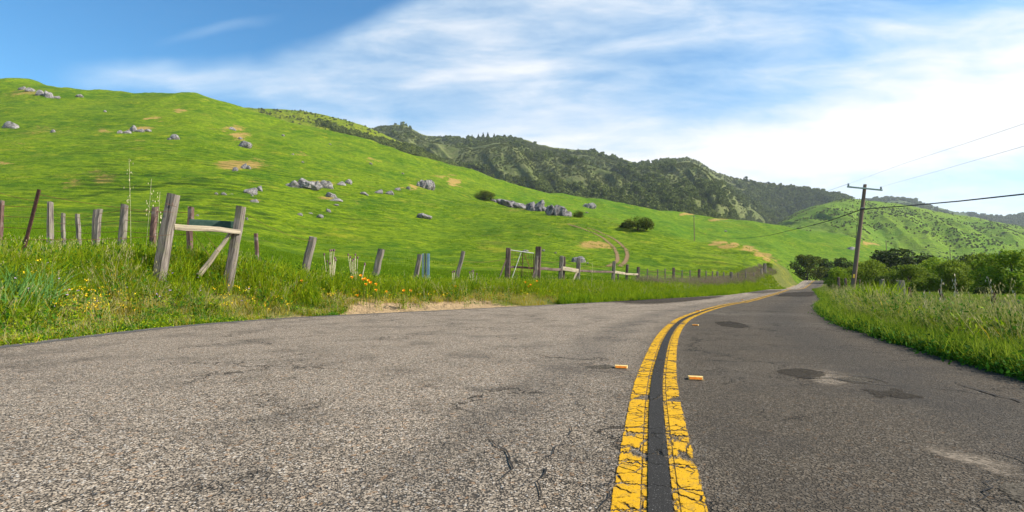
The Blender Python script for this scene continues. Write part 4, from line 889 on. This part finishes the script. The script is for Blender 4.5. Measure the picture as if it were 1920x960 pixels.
def scatter(name, pts, scl, coll, label=None, seed=0, tilt=.15, zs=None, mix_n=None):
    n = len(pts); me = bpy.data.meshes.new(name); me.vertices.add(n); me.vertices.foreach_set('co', np.asarray(pts, np.float32).ravel())
    r = np.random.default_rng(seed+n)
    a = me.attributes.new('rot', 'FLOAT_VECTOR', 'POINT'); a.data.foreach_set('vector', np.stack([r.normal(0, tilt, n), r.normal(0, tilt, n), r.uniform(0, 6.28, n)], 1).astype(np.float32).ravel())
    S3 = np.asarray(scl, np.float32); S3 = np.stack([S3]*3, 1) if S3.ndim == 1 else S3
    a = me.attributes.new('scl', 'FLOAT_VECTOR', 'POINT'); a.data.foreach_set('vector', S3.astype(np.float32).ravel())
    a = me.attributes.new('pick', 'INT', 'POINT'); a.data.foreach_set('value', r.integers(0, len(coll.objects), n).astype(np.int32))
    o = link(name, me); ng = bpy.data.node_groups.new('scatter', 'GeometryNodeTree')
    ng.interface.new_socket('Geometry', in_out='INPUT', socket_type='NodeSocketGeometry'); ng.interface.new_socket('Geometry', in_out='OUTPUT', socket_type='NodeSocketGeometry')
    gi = ng.nodes.new('NodeGroupInput'); go = ng.nodes.new('NodeGroupOutput'); ip = ng.nodes.new('GeometryNodeInstanceOnPoints'); ci = ng.nodes.new('GeometryNodeCollectionInfo')
    ci.inputs['Collection'].default_value = coll; ci.inputs['Separate Children'].default_value = True; ci.inputs['Reset Children'].default_value = True
    def at_(nm, t): q = ng.nodes.new('GeometryNodeInputNamedAttribute'); q.data_type = t; q.inputs['Name'].default_value = nm; return q.outputs[0]
    L = ng.links.new; L(gi.outputs[0], ip.inputs['Points']); L(ci.outputs[0], ip.inputs['Instance']); ip.inputs['Pick Instance'].default_value = True
    L(at_('pick', 'INT'), ip.inputs['Instance Index']); L(at_('rot', 'FLOAT_VECTOR'), ip.inputs['Rotation']); L(at_('scl', 'FLOAT_VECTOR'), ip.inputs['Scale'])
    L(ip.outputs[0], go.inputs[0]); md = o.modifiers.new('scatter', 'NODES'); md.node_group = ng
    return tag(o, label, None, None, 'stuff')
def sample(n, u0, u1, y0, y1, pw=1.2, seed=0):
    """points with ground density falling as Y^-pw"""
    r = np.random.default_rng(seed); k = 2 - pw; y = ((y0**k) + r.random(n)*(y1**k - y0**k))**(1/k); u = r.uniform(u0, u1, n); x = u*y
    l, d = road_coords(x, y); return x, y, l, d, r
def finish(x, y, m): x = x[m]; y = y[m]; return np.stack([x, y, H(x, y) - .015], 1)
# left verge
x, y, l, d, r = sample(150000, -1.5, .72, 4.5, 95, 1.5, 1); px = 960 + F*x/y
nz = fbm(x*.7, y*.7, 3, 61); cover = np.clip(.35 + nz*1.3, 0, 1)
edgeN = d + (nz-.5)*1.6
bare = (px > 590)*(px < 1010)*1.; bz = sstep(600, 680, px)*sstep(1000, 930, px)*1.35
tallm = (l < 0) & (edgeN > 1.25 + .7*bare) & (d < 6.5 + 3*nz) & (r.random(len(x)) < .92)
p = finish(x, y, tallm); s_ = (.62 + .6*fbm(x*.5, y*.5, 3, 77)[tallm])*r.uniform(.75, 1.2, tallm.sum())*sstep(9., 4., d[tallm])*.75 + .5
zz = np.clip(s_*sstep(.7, 2.4, edgeN[tallm])*.65 + s_*.35, .3, 1.5)
idx = r.permutation(len(p))[:26000]; tag(scatter('verge_grass', p[idx], zz[idx], cT, seed=1), 'tall green grass on the bank along the left road edge')
lush = (l < 0) & (d > .12) & (edgeN < 2.2) & (edgeN > .05) & (px < 640) & (nz > .42) & (r.random(len(x)) < .9)
p = finish(x, y, lush); idx = r.permutation(len(p))[:7000]; tag(scatter('roadside_clover', p[idx], r.uniform(.55, 1.15, len(idx)), cC, seed=2), 'low leafy clover at the left road edge')
dry = (l < 0) & (d > .1 + bz) & (edgeN < 2.6 + bz*.6) & (edgeN > .1 + bz) & (r.random(len(x)) < np.where(px > 560, .8, .30)) & ((px < 560) | (nz > .37) | (edgeN > 1.4)) & (px < 1240)
p = finish(x, y, dry); idx = r.permutation(len(p))[:11000]; tag(scatter('yellow_grass', p[idx], r.uniform(.6, 1.25, len(idx))*.9, cY, seed=3), 'short yellowing grass beside the left shoulder')
gre = (l < 0) & (d > .08) & (d < 3.2) & (px > 1050)
p = finish(x, y, gre); idx = r.permutation(len(p))[:7000]; tag(scatter('verge_grass', p[idx], r.uniform(.7, 1.3, len(idx)), cL, seed=4), 'lush green grass beside the road before the bend')
# meadow behind the fence
x, y, l, d, r = sample(120000, -1.5, .62, 7, 48, 1.3, 5)
m_ = (l < 0) & (d > 5) & (Tz(x, y) > -1); p = finish(x, y, m_); idx = r.permutation(len(p))[:42000]
tag(scatter('meadow_grass', p[idx], r.uniform(.6, 1.25, len(idx))*(.8 + p[idx][:, 1]*.012), cS, seed=5), 'short green meadow grass at the foot of the hill')
x, y, l, d, r = sample(90000, -1.2, .6, 45, 240, 1.1, 6)
m_ = (l < 0) & (d > 5) & (fbm(x/7, y/9, 3, 88) > .54); p = finish(x, y, m_); idx = r.permutation(len(p))[:9000]
tag(scatter('hill_grass', p[idx], r.uniform(.6, 1.3, len(idx))*(.8 + p[idx][:, 1]*.003), cF, seed=6), 'grass tufts over the green hillside')
# right verge
cU = newcoll('under'); [proto(cU, 'under%d' % i, [(blades(30, .28, .17, .011, .8, seed=590+i), 'g_right'), (leaves(90, lambda r, n: r.normal(0, 1, (n, 3))*(.1, .1, .045) + (0, 0, .08), .022, 5+i), 'g_dark')]) for i in range(4)]
x, y, l, d, r = sample(110000, .3, 1.6, 2.6, 90, 1.5, 7); px = 960 + F*x/y
nz = fbm(x*.8, y*.8, 3, 67)
m_ = (l > 0) & (d > .22) & (d < 9) & (px < 2500); p = finish(x, y, m_); hfac = (.34 + .60*sstep(.1, .9, d[m_])*sstep(3.4, 1.3, d[m_])) * (.6 + .8*nz[m_])
idx = r.permutation(len(p))[:26000]; tag(scatter('verge_grass', p[idx], (hfac*r.uniform(.7, 1.2, len(p)))[idx], cR, seed=8), 'tall grass with pale seed heads on the right verge')
m_ = (l > 0) & (d > .05) & (d < 1.6); p = finish(x, y, m_); idx = r.permutation(len(p))[:7000]; tag(scatter('verge_undergrowth', p[idx], r.uniform(.5, 1.1, len(idx)), cU, seed=9), 'dark leafy growth at the right road edge')
x, y, l, d, r = sample(80000, .3, 1.6, 7, 90, 1.2, 10)
m_ = (l > 0) & (d > 6.5); p = finish(x, y, m_); idx = r.permutation(len(p))[:20000]
cM = newcoll('rmeadow'); [proto(cM, 'rm%d' % i, [(blades(30, .16, .26, .012, .8, seg=2, seed=i+220), 'g_right'), (blades(3, .2, .22, .008, .7, seg=2, seed=i+230), 'g_head')]) for i in range(4)]
tag(scatter('meadow_grass', p[idx], r.uniform(.7, 1.3, len(idx)), cM, seed=10), 'olive meadow grass behind the right fence')

# ---------------------------------------------------------------- bushes and trees
def crown_pts(lobes, hollow=.55):
    def fn(r, n):
        wts = np.array([l[3]*l[4]*l[5] for l in lobes])**.67; k = r.choice(len(lobes), n, p=wts/wts.sum()); Lb = np.array(lobes)[k]
        v = r.normal(size=(n, 3)); v /= np.linalg.norm(v, axis=1)[:, None]; rad = hollow + (1.04-hollow)*r.random((n, 1))**.6
        c = Lb[:, :3] + v*rad*Lb[:, 3:6]; return c[c[:, 2] > .01]
    return fn
def crown_lobes(seed, n=22, flat_=.75, tall=1.):
    r = random.Random(seed); L = [(0, 0, .34*tall, .32, .32, .33*flat_), (.03, 0, .16, .38, .36, .17)]
    for i in range(n):
        a = r.uniform(0, 6.28); e = r.uniform(-.75, 1.3); R_ = r.uniform(.20, .42)
        L.append((math.cos(a)*math.cos(e)*R_, math.sin(a)*math.cos(e)*R_, (.35 + math.sin(e)*.32)*tall, r.uniform(.08, .19), r.uniform(.08, .19), r.uniform(.07, .16)))
    return L
def tree_meshes(seed, lm, nleaf=6000, size=.018, trunk=True, dome=False, cone=False, **kw):
    L = crown_lobes(seed, **kw)
    if dome:
        q_ = random.Random(seed); L = [(0, 0, .22, .42, .42, .55)] + [(q_.uniform(-.3, .3), q_.uniform(-.3, .3), q_.uniform(.1, .5), .2, .2, .2) for _ in range(12)]
    if cone:
        q_ = random.Random(seed); L = [(q_.uniform(-.06, .06)*(1-z_), q_.uniform(-.06, .06)*(1-z_), z_*.82+.03, .33*(1.04-z_)*q_.uniform(.7, 1.2), .33*(1.04-z_), .08) for z_ in np.linspace(0, 1, 14)]
    v, q, g_ = leaves(nleaf, crown_pts(L), size, seed, .55)
    # twigs' random gaps: drop leaves by clumped noise
    cm = v.reshape(-1, 4, 3).mean(1); kk = fbm(cm[:, 0]*9 + cm[:, 2]*5 + seed, cm[:, 1]*9 - cm[:, 2]*4, 3, seed) > .40
    v = v.reshape(-1, 4, 3)[kk].reshape(-1, 3); q = np.arange(len(v)).reshape(-1, 4); g_ = g_.reshape(-1, 4)[kk].ravel()
    cm_ = mesh_np('crown', v, q, [M[lm]], {'g': g_})
    r = random.Random(seed); V = []; Q = []
    def limb(a, b, r0, r1):
        a = Vector(a); b = Vector(b); t = (b-a).normalized(); s = t.cross(Vector((.3, 1, .1))).normalized(); u_ = s.cross(t); b0 = len(V)
        for p_, rr in ((a, r0), (a.lerp(b, .5) + s*.01, (r0+r1)/2), (b, r1)):
            for k in range(6): an = k*math.pi/3; V.append(tuple(p_ + s*math.cos(an)*rr + u_*math.sin(an)*rr))
        for i in range(2):
            for k in range(6): Q.append((b0+i*6+k, b0+i*6+(k+1) % 6, b0+(i+1)*6+(k+1) % 6, b0+(i+1)*6+k))
    limb((0, 0, -.05), (.02, 0, .22), .035, .025)
    for i in range(6): l_ = L[1 + i]; limb((.02, 0, .16 + .02*i), (l_[0]*.9, l_[1]*.9, l_[2]), .018, .006)
    return cm_, mesh_np('trunk', V, np.array(Q), [M['bark']], smooth=True)
TM = {k:  [tree_meshes(s0+i, mt, n, sz, **kw) for i in range(c)] for k, (s0, mt, n, sz, c, kw) in {
    'oak': (1, 'l_oak', 9000, .024, 2, dict(flat_=.8)), 'willow': (11, 'l_willow', 11000, .021, 3, dict(n=28)), 'bright': (21, 'l_bright', 10000, .022, 2, dict(n=26)), 'cone': (51, 'l_dark', 5000, .03, 2, dict(cone=True)), 'dome': (41, 'l_oak', 9000, .022, 2, dict(dome=True)), 'dark': (31, 'l_dark', 9000, .024, 2, dict(n=20))}.items()}
def tree(name, px, row, w_, h_, kind, label, Y=None, ymin=20, cat='bush', group=None, dep=1.):
    if Y: q = P(px, row, Y); p = Vector((q.x, Y, min(h1(q.x, Y), q.z)))
    else: p = hit(px, row, ymin)
    k = p.y/F; t = thing(name, p, label, cat, group); ms_ = TM[kind]; c_, tr = ms_[(int(px)*31 + int(row)) % len(ms_)]
    hh = h_*k + max(0, P(px, row, p.y).z - p.z)
    for nm, me in (('crown', c_), ('trunk', tr)):
        o = link(nm, me, t); o.scale = (w_*k/.98, w_*k/.98*dep, hh/.84); o.rotation_euler.z = 0
    t.rotation_euler.z = random.Random(int(px+row)).uniform(-.5, .5)
    return t
tree('oak_tree', 1513, 520, 66, 46, 'oak', 'rounded yellow green oak at the end of the road, left of its bend', 152, cat='tree')
tree('oak_tree', 1546, 522, 34, 42, 'dark', 'dark oak directly behind the end of the road', 160, cat='tree')
tree('oak_tree', 1578, 530, 44, 52, 'dark', 'dark oak between the road end and the leaning pole', 130, cat='tree')
tree('round_bush', 1196, 431, 62, 28, 'dome', 'wide dome shaped bush on the slope crest', ymin=100)
tree('round_bush', 1171, 427, 22, 11, 'dark', 'small low bush touching the wide dome shaped bush', ymin=100)
tree('round_bush', 1084, 408, 20, 15, 'dome', 'small round dark bush right of the rock ridge', ymin=150)
tree('round_bush', 908, 374, 48, 18, 'dome', 'low green bush at the left end of the dark rock ridge', ymin=150)
tree('round_bush', 1441, 506, 17, 15, 'bright', 'small green bush on the roadside bank before the oak', ymin=60)
tree('round_bush', 1222, 549, 26, 22, 'bright', 'yellow green shrub at the road edge by the dry brush', 37.)
tree('round_bush', 1170, 541, 30, 18, 'bright', 'low green shrub at the end of the rail fence', 33.)
for px, row, w_, h_, Y, kd, lab in [
    (1680, 530, 150, 66, 95, 'dark', 'broad dark oak spreading behind the willow scrub'), (1815, 528, 70, 50, 90, 'dark', 'dark leaning tree in the gap between the scrub and the far hill'),
    (1570, 546, 56, 46, 62, 'bright', 'bright green bush just left of the leaning pole'), (1632, 550, 86, 64, 52, 'willow', 'bright rounded willow directly right of the leaning pole'), (1700, 552, 96, 58, 46, 'willow', 'olive willow behind the square topped wooden post'),
    (1752, 548, 92, 66, 56, 'bright', 'yellow green willow in the middle of the right hand scrub'), (1795, 558, 96, 72, 40, 'willow', 'round olive willow between the yellow green willow and the tall one'), (1840, 556, 110, 84, 42, 'willow', 'tall willow left of the biggest right hand bush'),
    (1905, 566, 150, 102, 34, 'bright', 'biggest and nearest green bush cut by the right edge of the photo'), (1735, 560, 70, 40, 40, 'willow', 'low grey green willow at the front of the scrub'), (1850, 570, 60, 34, 33, 'dark', 'low dark shrub at the foot of the tall willow'),
    (1660, 552, 60, 36, 44, 'dark', 'low dark bush between the leaning pole and the square topped post')]:
    tree('willow_bush' if kd != 'dark' else 'dark_bush', px, row, w_, h_*1.06, kd, lab, Y, dep=.8)
# distant woods (uncountable)
def blob(seed, sub=2):
    r = random.Random(seed); bm = bmesh.new(); bmesh.ops.create_icosphere(bm, subdivisions=sub, radius=1)
    ph = seed*5.1
    for v in bm.verts:
        d = v.co.normalized(); q = float(fbm(np.array([d.x*2.1+ph]), np.array([d.y*2.1+d.z*2+ph]), 4, seed)[0]); v.co = d*(.55 + .8*q) + Vector((r.gauss(0, .05), r.gauss(0, .05), r.gauss(0, .05)))
        v.co.z = max(v.co.z, -.3)
    me = bpy.data.meshes.new('blob'); bm.to_mesh(me); bm.free(); return me
def far_coll(nm, lm, cnt=4):
    c = newcoll(nm)
    for i in range(cnt):
        # leafy clump: leaf quads over lumpy lobes, denser shell
        L = crown_lobes(300+i, n=9); v, q, g_ = leaves(420, crown_pts(L, .72), .075, i, .7); v = v*2.0; v[:, 2] -= .25
        o = bpy.data.objects.new('%s%d' % (nm, i), mesh_np(nm, v, q, [M[lm]], {'g': g_})); c.objects.link(o)
        for p_ in o.data.polygons: pass
    return c
cW = far_coll('fw', 'l_far'); cB = far_coll('fs', 'l_scrub')
def on_layer(L, n, pfun, seed, t0=.0, t1=1.0):
    r = np.random.default_rng(seed); px = r.uniform(L['px0'], L['px1'], n); t = r.uniform(t0, t1, n); V = lz(L, px, t); a, b = proj(V[:, 0], V[:, 1], V[:, 2])
    pr = pfun(a, b, V, t); k = r.random(n) < pr; return V[k], t[k], r
ridge = lambda x, y, s: fbm(x/70, y/90, 4, s)
woodtop = lambda a: pchip([700, 900, 1000, 1100, 1180, 1210, 1260, 1330, 1400, 1500, 1600, 1700], [262, 318, 326, 345, 352, 330, 345, 338, 341, 352, 362, 380], a)
V, t, r = on_layer(LC, 34000, lambda a, b, V, t: np.where(b > woodtop(a) + 14*(vn(a/30, b/20, 4)-.5), .75*(ridge(V[:, 0], V[:, 1], 4) > .34)*.62, .20*(ridge(V[:, 0], V[:, 1], 4) > .56)) * (a < 1640), 1)
tag(scatter('oak_wood', V, r.uniform(3.0, 6.2, len(V))*(.6 + V[:, 1]/1800), cW, seed=20, tilt=.1), 'dark oak woods filling the folds of the mountain')
V, t, r = on_layer(LC, 60000, lambda a, b, V, t: np.where(b < woodtop(a) + 14, .75*(ridge(V[:, 0], V[:, 1], 9) > .40), .22), 2)
tag(scatter('chaparral', V, r.uniform(.8, 1.9, len(V))*(.6 + V[:, 1]/1900), cB, seed=21, tilt=.1), 'olive chaparral scrub covering the mountain slopes')
# tree belt on the middle ridge
def belt(a, b, V, t):
    c = pchip([560, 603, 640, 686, 738, 790, 840, 892, 950], [225, 232, 246, 261, 276, 288, 303, 322, 345], a); w_ = pchip([560, 620, 740, 800, 950], [3, 4, 6, 13, 18], a)
    return (np.abs(b-c) < w_)*(a > 596)*.95
V, t, r = on_layer(LB, 60000, belt, 3, 0, 1.05)
V = V[:1500]; tag(scatter('oak_belt', V, r.uniform(2.2, 4.4, len(V)), cW, seed=22, tilt=.1), 'dark belt of oaks running down the yellow green ridge')
V, t, r = on_layer(LB, 9000, lambda a, b, V, t: .4*(fbm(a/14, b/5, 3, 6) > .5), 4, .2, 1.0)
tag(scatter('ridge_scrub', V, r.uniform(.7, 1.5, len(V)), cB, seed=23, tilt=.1), 'fine scrub over the yellow green ridge')
V, t, r = on_layer(LD, 22000, lambda a, b, V, t: np.clip((fbm(V[:, 0]/40, V[:, 1]/60, 4, 14) - .5)*7, 0, .5) + .03, 5)
tag(scatter('hill_scrub', V, r.uniform(.5, 1.3, len(V)), cB, seed=24, tilt=.1), 'grey green scrub patches on the right hand hill')
V, t, r = on_layer(LE, 9000, lambda a, b, V, t: np.where(a > 1840, .7, .35*(fbm(V[:, 0]/90, V[:, 1]/90, 3, 15) > .45)), 6, .5, 1.03)
tag(scatter('distant_wood', V, r.uniform(5, 10, len(V)), cW, seed=25, tilt=.1), 'dark wood on the farthest ridge')
# trees standing behind the second slope crest, 880-1120
V, t, r = on_layer(LC, 9000, lambda a, b, V, t: ((b > pchip([700, 900, 1100, 1300, 1600], [275, 318, 362, 398, 430], a)))*.9, 7, 0, .3)
tag(scatter('oak_wood', V, r.uniform(2.2, 4.2, len(V)), cW, seed=26, tilt=.1), 'oak wood at the foot of the mountain')
# individual trees on the skyline
for i, (px, t_, s_, lab) in enumerate([(738, 1., 11, 'bushy tree on the first peak of the mountain skyline'), (884, 1., 15, 'leftmost dark conifer of the clump in the mountain saddle'), (896, 1., 17, 'dark conifer beside the leftmost one in the saddle'), (905, 1., 21, 'tallest dark conifer in the mountain saddle'), (914, 1., 20, 'pointed dark conifer right of the tallest one'), (926, 1., 15, 'last small conifer before the bare peak'),
      (1377, 1., 8, 'lone tiny tree on the skyline right of the pointed peak'), (1445, 1., 12, 'dark round tree on the lower right mountain skyline'), (1532, 1., 10, 'small tree on the skyline above the green hill')]):
    q = lz(LC, np.array([float(px)]), np.array([t_]))[0]; th = thing('skyline_tree', Vector(q) - Vector((0, 0, 3)), lab, 'tree', 'trees on the mountain skyline'); me, tr = TM['cone' if 'conifer' in lab else 'dark'][i % 2]
    for nm, mm in (('crown', me), ('trunk', tr)): o = link(nm, mm, th); o.scale = (s_*.85, s_*.85, s_*(1.05 if 'conifer' in lab else .8))
# dry brush along the left roadside
cD = newcoll('brush'); [proto(cD, 'brush%d' % i,  [(blades(60, .9, .45, .018, .6, seed=i+300, curl=.2, hvar=.7), 'l_brush' if i < 2 else 'g_right'), (leaves(120, lambda r, n: r.normal(0, 1, (n, 3))*(.3, .3, .25) + (0, 0, .6), .03, i), 'l_brush')]) for i in range(4)]
x, y, l, d, r = sample(60000, .2, .6, 33, 105, 1., 31); px = 960 + F*x/y
m_ = (l < 0) & (d > 2.4) & (d < 5.5) & (px > 1195) & (px < 1480) & (fbm(x*.35, y*.35, 3, 21) > .42); p = finish(x, y, m_); idx = r.permutation(len(p))[:1500]
tag(scatter('dry_brush', p[idx], r.uniform(.45, .95, len(idx)), cD, seed=30), 'purplish dry brush in front of the distant wire fence')
# right: dark reed clump near pole, dry weeds
cE = newcoll('reed'); [proto(cE, 'reed%d' % i, [(blades(60, .85, .28, .035, .6, seed=i+400), 'g_tall')]) for i in range(3)]
pts = []
for px, row, Y in [(1622, 560, 15.5), (1640, 562, 15), (1655, 565, 14.5), (1668, 566, 14), (1684, 570, 13.5), (1610, 556, 17), (1632, 566, 14), (1600, 552, 19), (1660, 560, 15.6), (1645, 572, 13.4)]:
    q = P(px, row, Y); pts.append((q.x, Y, h1(q.x, Y)))
tag(scatter('reed_clump', np.array(pts), np.full(len(pts), 1.), cE, seed=33), 'bright broad leaved reeds rising from the right verge')
pts = []
for px, row, Y in [(-20, 600, 7.2), (10, 600, 7.3), (40, 590, 7.6), (-60, 600, 7.2), (70, 570, 8.)]:
    q = P(px, row, Y); pts.append((q.x, Y, h1(q.x, Y)))
cG = newcoll('bluegrass'); [proto(cG, 'blue%d' % i, [(blades(46, .75, .3, .02, .9, seed=i+430), 'g_blue')]) for i in range(2)]
tag(scatter('blue_grass_clump', np.array(pts), np.full(len(pts), 1.), cG, seed=34), 'coarse bluish grass clump at the left photo edge')

# ---------------------------------------------------------------- flowers and stalks
def poppies(px, row, Y, offs, label):
    q = P(px, row, Y); t = thing('poppy_plant', Vector((q.x, Y, h1(q.x, Y))), label, 'flower', 'orange poppies in the verge')
    st = []
    for (ox, oy) in offs:
        c = P(px+ox, row+oy, Y + rnd.uniform(-.15, .15)); bm = bmesh.new(); r_ = .042; bmesh.ops.create_cone(bm, cap_ends=False, segments=8, radius1=.008, radius2=r_, depth=.05)
        for i, v in enumerate(bm.verts):
            if v.co.z > 0: v.co.z += .012*(i % 2)
        bmesh.ops.rotate(bm, verts=bm.verts, matrix=Matrix.Rotation(rnd.uniform(.2, .7), 3, 'X')); bmesh.ops.translate(bm, verts=bm.verts, vec=c - t.location)
        me = bpy.data.meshes.new('flower'); bm.to_mesh(me); bm.free(); me.materials.append(M['poppy']); link('flower', me, t); st.append([Vector((c.x+rnd.uniform(-.05, .05), c.y+.02, t.location.z-.02)), c])
    tube('stem', st, .004, M['g_dark'], t, 4)
poppies(690, 530, 13.8, [(-30, -9), (-13, -12), (-9, -5), (-5, -6), (-4, 4), (5, 1), (15, 4), (15, 15), (1, -3), (-20, 25)], 'clump of orange poppies left of the short leaning post')
poppies(566, 528, 13, [(0, 0)], 'single orange poppy at the foot of the leaning post')
poppies(993, 532, 20, [(-8, -2), (14, -4), (2, 3), (-2, 6)], 'orange poppies in front of the wire gate')
poppies(757, 546, 15, [(0, 0), (13, 0), (-32, 2)], 'sparse orange poppies along the sandy shoulder')
poppies(848, 536, 17.5, [(0, 0), (6, 2)], 'pair of small orange poppies left of the slim leaning post')
def thistle(px, row, Y, n, hpx, spread, label, heads_=True):
    q = P(px, row, Y); t = thing('thistle', Vector((q.x, Y, h1(q.x, Y))), label, 'dry plant', 'dry thistles in the left verge'); st = []; hd = []
    for i in range(n):
        ox = rnd.uniform(-spread, spread); top_ = P(px+ox*1.2, row-hpx*rnd.uniform(.5, 1.), Y + rnd.uniform(-.2, .2)); bs = Vector((P(px+ox*.4, row, Y).x, Y, t.location.z - .05)); st.append([bs, bs.lerp(top_, .5) + Vector((rnd.uniform(-.02, .02), 0, 0)), top_]); hd.append(top_)
    tube('stem', st, .008, M['straw'], t, 5)
    if heads_: tube('seed_head', [[c - Vector((0, 0, .02)), c, c + Vector((0, 0, .03)), c + Vector((0, 0, .06))] for c in hd], [.006, .024, .026, .004], M['purple'], t, 6)
thistle(620, 524, 14.6, 9, 56, 13, 'dry pale thistle stalks with purple heads between two leaning posts')
thistle(668, 520, 15.5, 8, 44, 14, 'thistle stalks with dark heads just left of the short leaning post')
thistle(890, 528, 20, 5, 24, 9, 'short pale dry stalks between the slim post and the gate')
thistle(848, 526, 19, 3, 24, 4, 'few dry stalks at the foot of the slim leaning post')
def oat(px, rb, rt, Y, label, lean=0, sp=10):
    q = P(px, rb, Y); t = thing('wild_oat', Vector((q.x, Y, h1(q.x, Y))), label, 'grass stalk', 'tall wild oat stalks'); tp = P(px+lean, rt, Y); bs = t.location.copy()
    tube('stem', [[bs, bs.lerp(tp, .5) + Vector((.01, 0, 0)), tp]], .0032, M['straw'], t, 4)
    V = []; Qf = []
    for k in range(18):
        f = rnd.uniform(.0, .42); c = tp.lerp(bs, f) + Vector((rnd.gauss(0, sp*Y/F*.35), rnd.gauss(0, .03), 0)) - t.location; L = .028; b0 = len(V); an = rnd.uniform(0, 3)
        V += [tuple(c - Vector((0, 0, L))), tuple(c + Vector((.009*math.cos(an), .009*math.sin(an), 0))), tuple(c + Vector((0, 0, L))), tuple(c - Vector((.009*math.cos(an), .009*math.sin(an), 0)))]; Qf.append((b0, b0+1, b0+2, b0+3))
    link('seed_head', mesh_np('seed_head', V, np.array(Qf), [M['straw']]), t)
oat(246, 500, 298, 11.6, 'tallest pale oat stalk rising above the leftmost fence', -4); oat(270, 510, 335, 11.8, 'second oat stalk with a drooping head right of the tallest', 14); oat(290, 500, 360, 12, 'short oat stalk leaning towards the thick brace post', 10)
oat(1108, 540, 492, 24, 'pale oat head above the grass beside the rail fence', 3, 4)
for px, rb, rt, Y, ln, lab in [(1763, 600, 525, 8, 2, 'upright oat stalk beside the bent rusty post on the right'), (1788, 600, 514, 8.4, 3, 'tall oat stalk with a fat seed head in the right grass'), (1870, 600, 518, 8.6, -18, 'long arching oat stalk near the right photo edge'), (1740, 600, 545, 7.8, -6, 'short oat stalk between two rusty posts'), (1900, 610, 545, 7.5, 3, 'oat stalk beside the rightmost post')]: oat(px, rb, rt, Y, lab, ln, 5)
cQ = newcoll('mustard'); M['mustard'] = simple('mustard_petal', (.75, .42, .01), (.85, .60, .02), 9)
for q_ in range(3): proto(cQ, 'mus%d' % q_, [(leaves(12, lambda r, n: r.normal(0, 1, (n, 3))*(.08, .08, .03) + (0, 0, .0), .014, q_, .8), 'mustard')])
x, y, l, d, r = sample(9000, -1.1, .25, 6.2, 24, 1.2, 56); px = 960 + F*x/y; m_ = (l < 0) & (d > .7) & (d < 3.4) & (fbm(x*.6, y*.6, 3, 93) > .47) & ((px < 560) | (d > 1.3)) & (r.random(len(x)) < .45); p = finish(x, y, m_)[:700]; p[:, 2] += r.uniform(.12, .34, len(p))
tag(scatter('wildflowers', p, r.uniform(.5, 1.1, len(p)), cQ, seed=61), 'small yellow orange wildflowers along the left verge')
cH = newcoll('weeds')
for q_ in range(4): proto(cH, 'weed%d' % q_, [(heads(3 + q_, .62, .16, 60+q_), 'g_dry' if q_ % 2 else 'g_head'), (leaves(26, lambda r, n: r.normal(0, 1, (n, 3))*(.10, .10, .10) + (0, 0, .26), .04, 700+q_, .38), 'g_dark' if q_ % 2 else 'g_tall'), (blades(8, .55, .2, .012, .9, seed=710+q_), 'g_yellow' if q_ > 1 else 'g_tall')])
x, y, l, d, r = sample(9000, -1.3, 1.5, 4, 34, 1.3, 57); m_ = (np.abs(l) < 900) & (d > .5) & (d < np.where(l < 0, 4.2, 1.5)); p = finish(x, y, m_)[:620]
tag(scatter('verge_weeds', p, r.uniform(.55, 1.15, len(p)), cH, seed=62), 'mixed weeds and dry stalks standing in both verges')
# small lilac flowers in the left bank: stuff
x, y, l, d, r = sample(4000, -1.1, -.3, 6.5, 12, 1., 55); m_ = (l < 0) & (d > 1.) & (d < 4); p = finish(x, y, m_)[:70]; p[:, 2] += r.uniform(.15, .38, len(p))
cP_ = newcoll('lilac'); M['lilac'] = simple('lilac_petal', (.45, .28, .55), (.65, .5, .7), 9); o = proto(cP_, 'lil', [(leaves(10, lambda r, n: r.normal(0, .008, (n, 3)) + (0, 0, .0), .012, 1, .8), 'lilac')])
tag(scatter('wildflowers', p, np.full(len(p), 1.), cP_, seed=60), 'tiny lilac wildflowers scattered through the left bank')

# ---------------------------------------------------------------- haze
def haze(density):
    bm = bmesh.new(); bmesh.ops.create_cube(bm, size=1); me = bpy.data.meshes.new('haze'); bm.to_mesh(me); bm.free()
    o = link('haze', me); o.scale = (7600, 3000, 520); o.location = (0, 1300, 520/2 - 95); m, n = mat('haze_air'); v = n.add('ShaderNodeVolumePrincipled', {'Density': density, 'Color': (.80, .88, 1, 1), 'Anisotropy': .2}); n.l.new(v.outputs[0], n.out.inputs['Volume'])
    me.materials.append(m); tag(o, 'thin blue air haze over the valley', None, None, 'stuff')
HZ = 0.000085
if HZ: haze(HZ)
